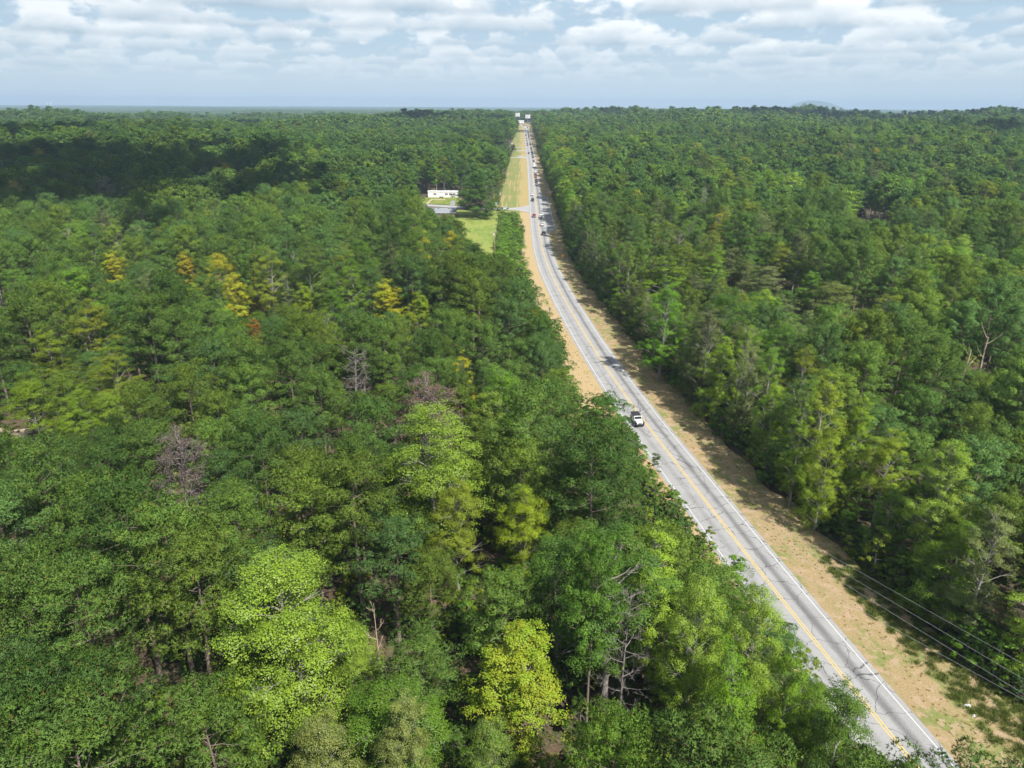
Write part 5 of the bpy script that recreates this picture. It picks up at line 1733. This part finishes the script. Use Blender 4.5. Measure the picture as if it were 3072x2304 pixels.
# ---- all other trees: a jittered lattice over the ground in view
def lattice(y0, y1, step, seed):
    r = np.random.default_rng(seed)
    Y, X = np.meshgrid(np.arange(y0, y1, step * 0.88), np.arange(-0.84 * y1 - 40, 0.84 * y1 + 60, step), indexing='ij')
    X = X + (np.arange(X.shape[0]) % 2)[:, None] * step * 0.5
    X = X + r.uniform(-.38, .38, X.shape) * step; Y = Y + r.uniform(-.38, .38, Y.shape) * step
    X, Y = X.ravel(), Y.ravel()
    k = (X > -0.80 * Y - 32) & (X < 0.80 * Y + 48)
    return X[k], Y[k]


bands = [(22, 340, 7.5, 1), (340, 950, 8.0, 2), (950, 2650, 10.4, 3)]
AX, AY = [], []
for b in bands:
    x, y = lattice(*b); AX.append(x); AY.append(y)
# one close row of leafy trees right along the forest edge beyond the far lane
r_e = np.random.default_rng(8)
ye = np.arange(60, 560, 5.6) + r_e.uniform(-1.2, 1.2, len(np.arange(60, 560, 5.6)))
xe, ne, _ = road_frame(ye)
oe = np.interp(ye, RE_Y, RE_O) + r_e.uniform(0.3, 2.2, len(ye))
ex, ey = xe + oe * ne[:, 0], ye + oe * ne[:, 1]
for q in range(len(AX)):
    m_ = np.interp(AY[q], RE_Y, RE_O) + 4.5 < AX[q] - road_x(AY[q])
    m_ |= (AX[q] < road_x(AY[q])) | (AY[q] > 560)
    AX[q], AY[q] = AX[q][m_], AY[q][m_]
AX.append(ex); AY.append(ey)
AX, AY = np.concatenate(AX), np.concatenate(AY)
off = AX - road_x(AY)
ok = np.where(AY < 1740, (off < -lo_e(AY)) | (off > ro_e(AY)), True)
ok &= ~((AY < 55) & (off > 0) & (off < 21))
ok &= np.random.default_rng(66).random(len(AX)) > np.where(AY < 950, 0.06, 0.03)          # gaps where a tree has fallen
ok &= ~((off > -21.5) & (off < 0) & (AY > 236) & (AY < 428))
for poly in KEEP:
    ok &= ~inside(poly, AX, AY)
AX, AY, off = AX[ok], AY[ok], off[ok]
PL = np.array(PLACED)
d2 = ((AX[:, None] - PL[None, :, 0]) ** 2 + (AY[:, None] - PL[None, :, 1]) ** 2)
ok = np.all(d2 > (PL[None, :, 2] + 1.2) ** 2, axis=1)
AX, AY, off = AX[ok], AY[ok], off[ok]
N = len(AX)
rr_ = np.random.default_rng(31)
sp = fbm(AX, AY, 41, 90.0, 3) + 0.35 * rr_.normal(0, 1, N)          # stands of one kind
tn = 0.75 * fbm(AX, AY, 43, 55.0, 3) + 0.62 * rr_.normal(0, 1, N)
ppx, ppy, pzc = project(AX, AY, ground_z(AX, AY) + 18)
bias = np.where(off < 0, 0.42, -0.12)
bias = bias + 0.9 * np.exp(-((ppx - 2650) / 330) ** 2 - ((ppy - 1150) / 190) ** 2)          # the pine stand on the right
bias = bias + 0.5 * np.exp(-((ppx - 900) / 700) ** 2 - ((ppy - 1300) / 300) ** 2)
bias = bias - 0.9 * np.exp(-((off - 14) / 7.0) ** 2) * (off > 0)                            # leafy edge right of the road
bias = bias - 0.8 * np.exp(-((ppx - 2500) / 600) ** 2 - ((ppy - 1850) / 330) ** 2)
bias = bias - 0.5 * np.exp(-((ppx - 700) / 800) ** 2 - ((ppy - 850) / 110) ** 2)
is_pine = (sp + bias) > 0.0
dist = np.hypot(AX, AY)
u = rr_.random(N)
tints = np.zeros((N, 3))
pt = [T_PINE, T_BLUE, T_PINEY, (0.092, 0.182, 0.038), (0.138, 0.240, 0.044)]
bt = [T_GREEN, T_DARK, T_OLIVE, (0.104, 0.205, 0.026), T_LIME, T_GREY, (0.155, 0.265, 0.028)]
ip = np.clip(((tn + 1.0) / 2.0 * 5).astype(int), 0, 4)
ib = np.clip(((tn + 1.1) / 2.2 * 7).astype(int), 0, 6)
perm_p, perm_b = [3, 1, 0, 4, 2], [1, 3, 5, 0, 6, 2, 4]
for i in range(N):
    tints[i] = pt[perm_p[ip[i]]] if is_pine[i] else bt[perm_b[ib[i]]]
tints *= 0.93 * rr_.uniform(0.78, 1.22, (N, 1)) * (1.0 + 0.22 * np.clip(fbm(AX, AY, 53, 260.0, 3), -1, 1))[:, None]
yl = (~is_pine) & (rr_.random(N) < np.where((off < 0) & (AY > 110) & (AY < 330), 0.07, np.where((off > 0) & (AY < 260), 0.0, 0.018)))
tints[yl] = np.array(T_YELL) * rr_.uniform(0.55, 0.9, (yl.sum(), 1))
hs = rr_.uniform(0.79, 1.14, N) * (0.95 + 0.15 * fbm(AX, AY, 51, 110.0, 3))
ws = hs * rr_.uniform(0.90, 1.20, N)
under = rr_.random(N) < 0.14
hs[under] *= 0.62; ws[under] *= 0.75
edge = (np.abs(off) < 17) & (off > 0)
hs[edge] = np.maximum(hs[edge], 1.0)
far = AY > 950
hs[far] *= 1.05; ws[far] *= 1.30
mid = (AY > 340) & ~far; ws[mid] *= 1.08
emerg = rr_.random(N) < 0.05; hs[emerg] *= 1.16; ws[emerg] *= 1.22
keys = np.empty(N, object)
for i in range(N):
    if AY[i] < 340 and off[i] > 0 and off[i] < ro_e(AY[i]) + 5.5: L_ = ['edge0', 'edge1', 'edge2']; is_pine[i] = False
    elif AY[i] < 340: L_ = PINES if is_pine[i] else (BROADS + ['fine'] if rr_.random() > .12 else ['tulip', 'flower2', 'tulip_round'])
    elif AY[i] < 950: L_ = MID_P if is_pine[i] else MID_B
    else: L_ = FAR_P if is_pine[i] else FAR_B
    keys[i] = L_[rr_.integers(len(L_))]
PH = np.array([PROTO[k]['H'] for k in keys]); PR_ = np.array([PROTO[k]['R'] for k in keys])
# keep the things and openings that the photograph shows in view
gz_ = ground_z(AX, AY)
for attempt in range(3):
    bad = np.zeros(N, bool)
    for fz, fx in ((1.0, 0), (0.9, -.4), (0.9, .4), (0.8, -.7), (0.8, .7), (0.65, -1), (0.65, 1), (0.7, 0), (0.7, -.5), (0.7, .5), (0.5, 0), (0.45, -.95), (0.45, .95), (0.4, -.5), (0.4, .5)):
        qx, qy, qz = project(AX + fx * PR_ * ws, AY, gz_ + PH * hs * fz)
        ci = np.clip((qx / 4).astype(int), 0, PROTECT.shape[1] - 1); cj = np.clip((qy / 4).astype(int), 0, PROTECT.shape[0] - 1)
        vis = (qx > 0) & (qx < 3072) & (qy > 0) & (qy < 2304)
        bad |= vis & (PROTECT[cj, ci] > qz + 1)
    if attempt < 2:
        hs[bad] *= 0.74; ws[bad] *= 0.84
keep = ~bad
print('trees', N, 'dropped', bad.sum())
AX, AY, off, keys, is_pine, tints, hs, ws, dist, gz_, PH = (q[keep] for q in (AX, AY, off, keys, is_pine, tints, hs, ws, dist, gz_, PH))
N = len(AX)
rot = rr_.uniform(0, 6.28, N)
qx, qy, qz = project(AX, AY, gz_ + PH * hs * 0.9)
infr = (qx > -20) & (qx < 3092) & (qy < 2330) & (qz > 0)
order = np.argsort(dist)
solo = np.zeros(N, bool)
cp = cb = 0
NP_LM = sum(1 for l in LM if l[6] == 'pine_tree'); NB_LM = sum(1 for l in LM if l[6] != 'pine_tree')
for i in order:
    if not infr[i]: continue
    if is_pine[i] and cp < 296 - NP_LM: solo[i] = True; cp += 1
    elif not is_pine[i] and cb < 296 - NB_LM: solo[i] = True; cb += 1
print('single trees', solo.sum(), 'reach', dist[solo].max())

TV = np.array([t[1] for t in TONES])
TN = TV / TV.sum(1, keepdims=True)


def tone(c):
    c = np.array(c); n = c / c.sum()
    d = ((TN - n) ** 2).sum(1) * 6 + ((np.log(TV.sum(1)) - math.log(c.sum())) ** 2) * 0.03
    return TONES[int(d.argmin())][0]


SHA = np.array([(s[0], s[1]) for s in SHORT])
used = {}
idx = [i for i in order if solo[i]]
lab = {}
for i in idx:
    dd = np.hypot(SHA[:, 0] - AX[i], SHA[:, 1] - AY[i])
    j = int(dd.argmin())
    dx, dy = AX[i] - SHA[j, 0], AY[i] - SHA[j, 1]
    road_side = (dx > 0) == (AX[i] < road_x(AY[i]))
    sz_ = 'small ' if PH[i] * hs[i] < 14.5 else ('tall ' if PH[i] * hs[i] > 22.5 else '')
    if abs(dy) > 1.6 * abs(dx): rel = 'beyond' if dy > 0 else 'before'
    elif abs(dx) > 1.6 * abs(dy): rel = 'roadward of' if road_side else 'outward of'
    else: rel = ('beyond, roadward of' if road_side else 'beyond, outward of') if dy > 0 else ('before, roadward of' if road_side else 'before, outward of')
    body = f"{sz_}{tone(tints[i])} {'pine' if is_pine[i] else 'leafy tree'}"
    k = (body, rel, j)
    used[k] = used.get(k, 0) + 1
    n_ = used[k]
    side = 'woods right of the road' if off[i] > 0 else 'woods left of the road'
    lab[i] = (f"{'' if n_ == 1 else ORD[n_ - 1] if n_ <= 10 else 'further '}{body} {rel} {SHORT[j][2]}", ('pines' if is_pine[i] else 'leafy trees') + ' in the ' + side)
for i in idx:
    tree(keys[i], AX[i], AY[i], ws[i], hs[i], rot[i], tints[i], 'pine_tree' if is_pine[i] else 'broadleaf_tree', lab[i][0], lab[i][1])


# ---- the rest of the woods as one mass
def combined(key):
    return PROTO[key]['crown'], PROTO[key]['trunk']


def scatter(name, pts, rots, scales, tint, which, protos, label, cat):
    """instances of the given meshes, one object"""
    colls = []
    for layer in range(len(protos[0])):
        coll = bpy.data.collections.new(name + '_kinds')
        for i, ms in enumerate(protos):
            coll.objects.link(bpy.data.objects.new(f'{name}_{layer}_kind_{i:02d}', ms[layer]))
        colls.append(coll)
    me = bpy.data.meshes.new(name)
    me.vertices.add(len(pts)); me.vertices.foreach_set('co', np.asarray(pts, np.float32).reshape(-1))
    for nm, ty, dat in (('rot', 'FLOAT_VECTOR', rots), ('scl', 'FLOAT_VECTOR', scales), ('tint', 'FLOAT_COLOR', np.concatenate([tint, np.ones((len(tint), 1))], 1)), ('which', 'INT', which)):
        at_ = me.attributes.new(nm, ty, 'POINT')
        dat = np.asarray(dat)
        if ty == 'INT': at_.data.foreach_set('value', dat.astype(np.int32))
        elif ty == 'FLOAT_VECTOR': at_.data.foreach_set('vector', dat.astype(np.float32).reshape(-1))
        else: at_.data.foreach_set('color', dat.astype(np.float32).reshape(-1))
    o = link(name, me)
    g = bpy.data.node_groups.new(name, 'GeometryNodeTree')
    g.interface.new_socket('Geometry', in_out='INPUT', socket_type='NodeSocketGeometry')
    g.interface.new_socket('Geometry', in_out='OUTPUT', socket_type='NodeSocketGeometry')
    gi, go = g.nodes.new('NodeGroupInput'), g.nodes.new('NodeGroupOutput')
    m2p = g.nodes.new('GeometryNodeMeshToPoints')
    def att(nm, ty):
        n = g.nodes.new('GeometryNodeInputNamedAttribute'); n.data_type = ty; n.inputs[0].default_value = nm
        return n.outputs['Attribute']
    g.links.new(gi.outputs[0], m2p.inputs[0])
    e2r = g.nodes.new('FunctionNodeEulerToRotation')
    g.links.new(att('rot', 'FLOAT_VECTOR'), e2r.inputs[0])
    join = g.nodes.new('GeometryNodeJoinGeometry')
    for coll in colls:
        ci = g.nodes.new('GeometryNodeCollectionInfo'); ci.inputs[0].default_value = coll
        ci.inputs['Separate Children'].default_value = True; ci.inputs['Reset Children'].default_value = True
        ip_ = g.nodes.new('GeometryNodeInstanceOnPoints'); ip_.inputs['Pick Instance'].default_value = True
        g.links.new(m2p.outputs[0], ip_.inputs['Points'])
        g.links.new(ci.outputs[0], ip_.inputs['Instance'])
        g.links.new(att('which', 'INT'), ip_.inputs['Instance Index'])
        g.links.new(e2r.outputs[0], ip_.inputs['Rotation'])
        g.links.new(att('scl', 'FLOAT_VECTOR'), ip_.inputs['Scale'])
        g.links.new(ip_.outputs[0], join.inputs[0])
    g.links.new(join.outputs[0], go.inputs[0])
    md = o.modifiers.new('scatter', 'NODES'); md.node_group = g
    return tag(o, label, cat, None, 'stuff')


rest = ~solo
kl = sorted(set(keys[rest]))
scatter('forest', np.stack([AX, AY, gz_ - 0.1], -1)[rest], np.stack([rot * 0, rot * 0, rot], -1)[rest], np.stack([ws, ws, hs], -1)[rest], tints[rest],
        [kl.index(k) for k in keys[rest]], [combined(k) for k in kl], 'mixed pine and broadleaf woods stretching to the horizon', 'forest')
# ------------------------------------------------------------------ undergrowth, thicket, verge grass
BUSH = []
for i in range(4):
    H, Rc = (2.6, 1.9) if i < 2 else (4.2, 2.3)
    wf = make_broad(800 + i, H, Rc, 0.04, 0, 9, 0.20, 'round', 2200, 0.46)
    PROTO[f'bush{i}'] = dict(trunk=geo_mesh('bush_wood', wf[0], M_BARK_G), crown=geo_mesh('bush_crown', wf[1], M_LEAF), H=H, R=Rc, kind='bush')
    BUSH.append(combined(f'bush{i}'))
r = np.random.default_rng(90)
pts, tn_, sc = [], [], []
BT = np.array([T_GREEN, T_DARK, (0.085, 0.145, 0.026), T_OLIVE, (0.125, 0.175, 0.03)])
# along both forest edges
for s_, ed, n in ((1, ro_e, 1300), (-1, lo_e, 620)):
    y = r.uniform(30, 900, n) if s_ > 0 else np.concatenate([r.uniform(30, 236, 260), r.uniform(432, 900, n - 260)])
    o_ = ed(y) + r.uniform(-1.4, 3.5, n)
    x, nr, _ = road_frame(y)
    pts.append(np.stack([x + s_ * o_ * nr[:, 0], y + s_ * o_ * nr[:, 1]], -1)); sc.append(r.uniform(0.45, 1.5 if s_ > 0 else 1.1, n))
    tn_.append(BT[r.integers(0, 5, n)] * r.uniform(.8, 1.1, (n, 1)))
# under the near woods
n = 5200
y = 25 + 300 * r.random(n) ** 0.8; x = r.uniform(-0.8, 0.8, n) * y + r.uniform(-25, 25, n)
of = x - road_x(y)
k = ((of < -lo_e(y)) | (of > ro_e(y))) & ~((of > -22) & (of < 0) & (y > 236) & (y < 428))
for poly in KEEP: k &= ~inside(poly, x, y)
pts.append(np.stack([x, y], -1)[k]); sc.append(r.uniform(0.5, 1.5, k.sum())); tn_.append(BT[r.integers(0, 4, k.sum())] * r.uniform(.75, 1.05, (k.sum(), 1)))
P2_ = np.concatenate(pts); S2 = np.concatenate(sc); T2 = np.concatenate(tn_)
z_ = ground_z(P2_[:, 0], P2_[:, 1]) - 0.1
nn = len(P2_)
scatter('undergrowth', np.concatenate([P2_, z_[:, None]], 1), np.stack([np.zeros(nn), np.zeros(nn), r.uniform(0, 6.28, nn)], -1), np.stack([S2, S2, S2 * r.uniform(.8, 1.3, nn)], -1), T2,
        r.integers(0, 4, nn), BUSH, 'low leafy undergrowth along the forest edges', 'undergrowth')

# bright thicket between the lawn and the dry verge
n = 620
y = r.uniform(232, 420, n)
o_ = -(8.2 + 12.8 * r.random(n)) - np.where(y > 395, 0, 0)
x, nr, _ = road_frame(y)
X, Y = x + o_ * nr[:, 0], y + o_ * nr[:, 1]
k = ~inside(KEEP[0], X, Y) & ((y < 400) | (o_ < -11))
X, Y, o_ = X[k], Y[k], o_[k]; nn = len(X)
S = r.uniform(.5, 1.25, nn) * np.where(o_ > -10.5, .6, 1.0)
dk = fbm(X, Y, 61, 30.0, 2) + .35 * r.normal(0, 1, nn) + np.where(o_ > -14, .35, -.35)
T3 = np.where((dk > .25)[:, None], np.array([[.085, .155, .022]]), np.array([[.19, .35, .026]])) * r.uniform(.8, 1.15, (nn, 1))
scatter('thicket', np.stack([X, Y, ground_z(X, Y) - .1], -1), np.stack([np.zeros(nn), np.zeros(nn), r.uniform(0, 6.28, nn)], -1), np.stack([S * 1.25, S * 1.25, S * .8], -1), T3,
        r.integers(0, 4, nn), BUSH, 'bright green creeper thicket between the lawn and the dry verge', 'thicket')

# shrubs against the mobile home
for k_, (px, py, s_) in enumerate([(1336.5, 591.5, .5), (1358, 592, .95)]):
    p = at(px, py)
    b_ = empty('shrub', p, 0, ['small round shrub by the deck of the white mobile home', 'larger round shrub under the windows of the white mobile home'][k_], 'shrub')
    for part, me in (('foliage', PROTO['bush1']['crown']), ('stem', PROTO['bush1']['trunk'])):
        o = link(part, me, b_); o.scale = (s_, s_, s_); o['tint'] = [.04, .08, .022]
# dark purple-leaved small tree on the far lawn
p = at(*z2(676, 1150))
tree('broad1', p.x, p.y, .62, .58, 0.4, (.035, .022, .02), 'broadleaf_tree', 'small dark purple-leaved tree alone on the grass between two far driveways', None)


# grass tufts and weeds on the nearer verges
def grass_proto(seed, n, h, w, m):
    q = np.random.default_rng(seed)
    C = np.concatenate([q.normal(0, .16, (n, 2)), np.zeros((n, 1))], 1)
    D = np.concatenate([q.normal(0, .45, (n, 2)), np.ones((n, 1))], 1)
    g_ = tufts(q, C, D, h, w, 3)
    return (raw_mesh('grass', g_[0], [g_[1]], m),)


M_BLADE = foliage_mat('grass_blades', 0.25, 0.7, 0.1, 0.3, (1.1, 1.0, 0.9), 0.8)
GP = [grass_proto(1, 22, .22, .012, M_BLADE), grass_proto(2, 30, .38, .016, M_BLADE)]
n = 4800
y = 45 + 190 * r.random(n) ** 1.5
sd = r.random(n) < .62
o_ = np.where(sd, 4.6 + (ro_e(y) - 4.6) * r.random(n) ** .7, -4.7 - (lo_e(y) - 4.7) * r.random(n))
x, nr, _ = road_frame(y)
X, Y = x + o_ * nr[:, 0], y + o_ * nr[:, 1]
gr = (fbm(X, Y, 71, 16.0, 2) + .3 * r.normal(0, 1, n)) > .12
lush = sd & (y < 85) & (o_ > 9.5)
T4 = np.where((gr | lush)[:, None], np.array([[.15, .19, .045]]), np.array([[.36, .26, .11]])) * r.uniform(.75, 1.15, (n, 1))
S = np.where(lush, r.uniform(.9, 1.8, n), r.uniform(.25, .7, n))
scatter('grass', np.stack([X, Y, ground_z(X, Y) + .02], -1), np.stack([np.zeros(n), np.zeros(n), r.uniform(0, 6.28, n)], -1), np.stack([S, S, S], -1), T4,
        np.where(lush, 1, 0), GP, 'dry grass and green weeds on the road verges', 'grass')
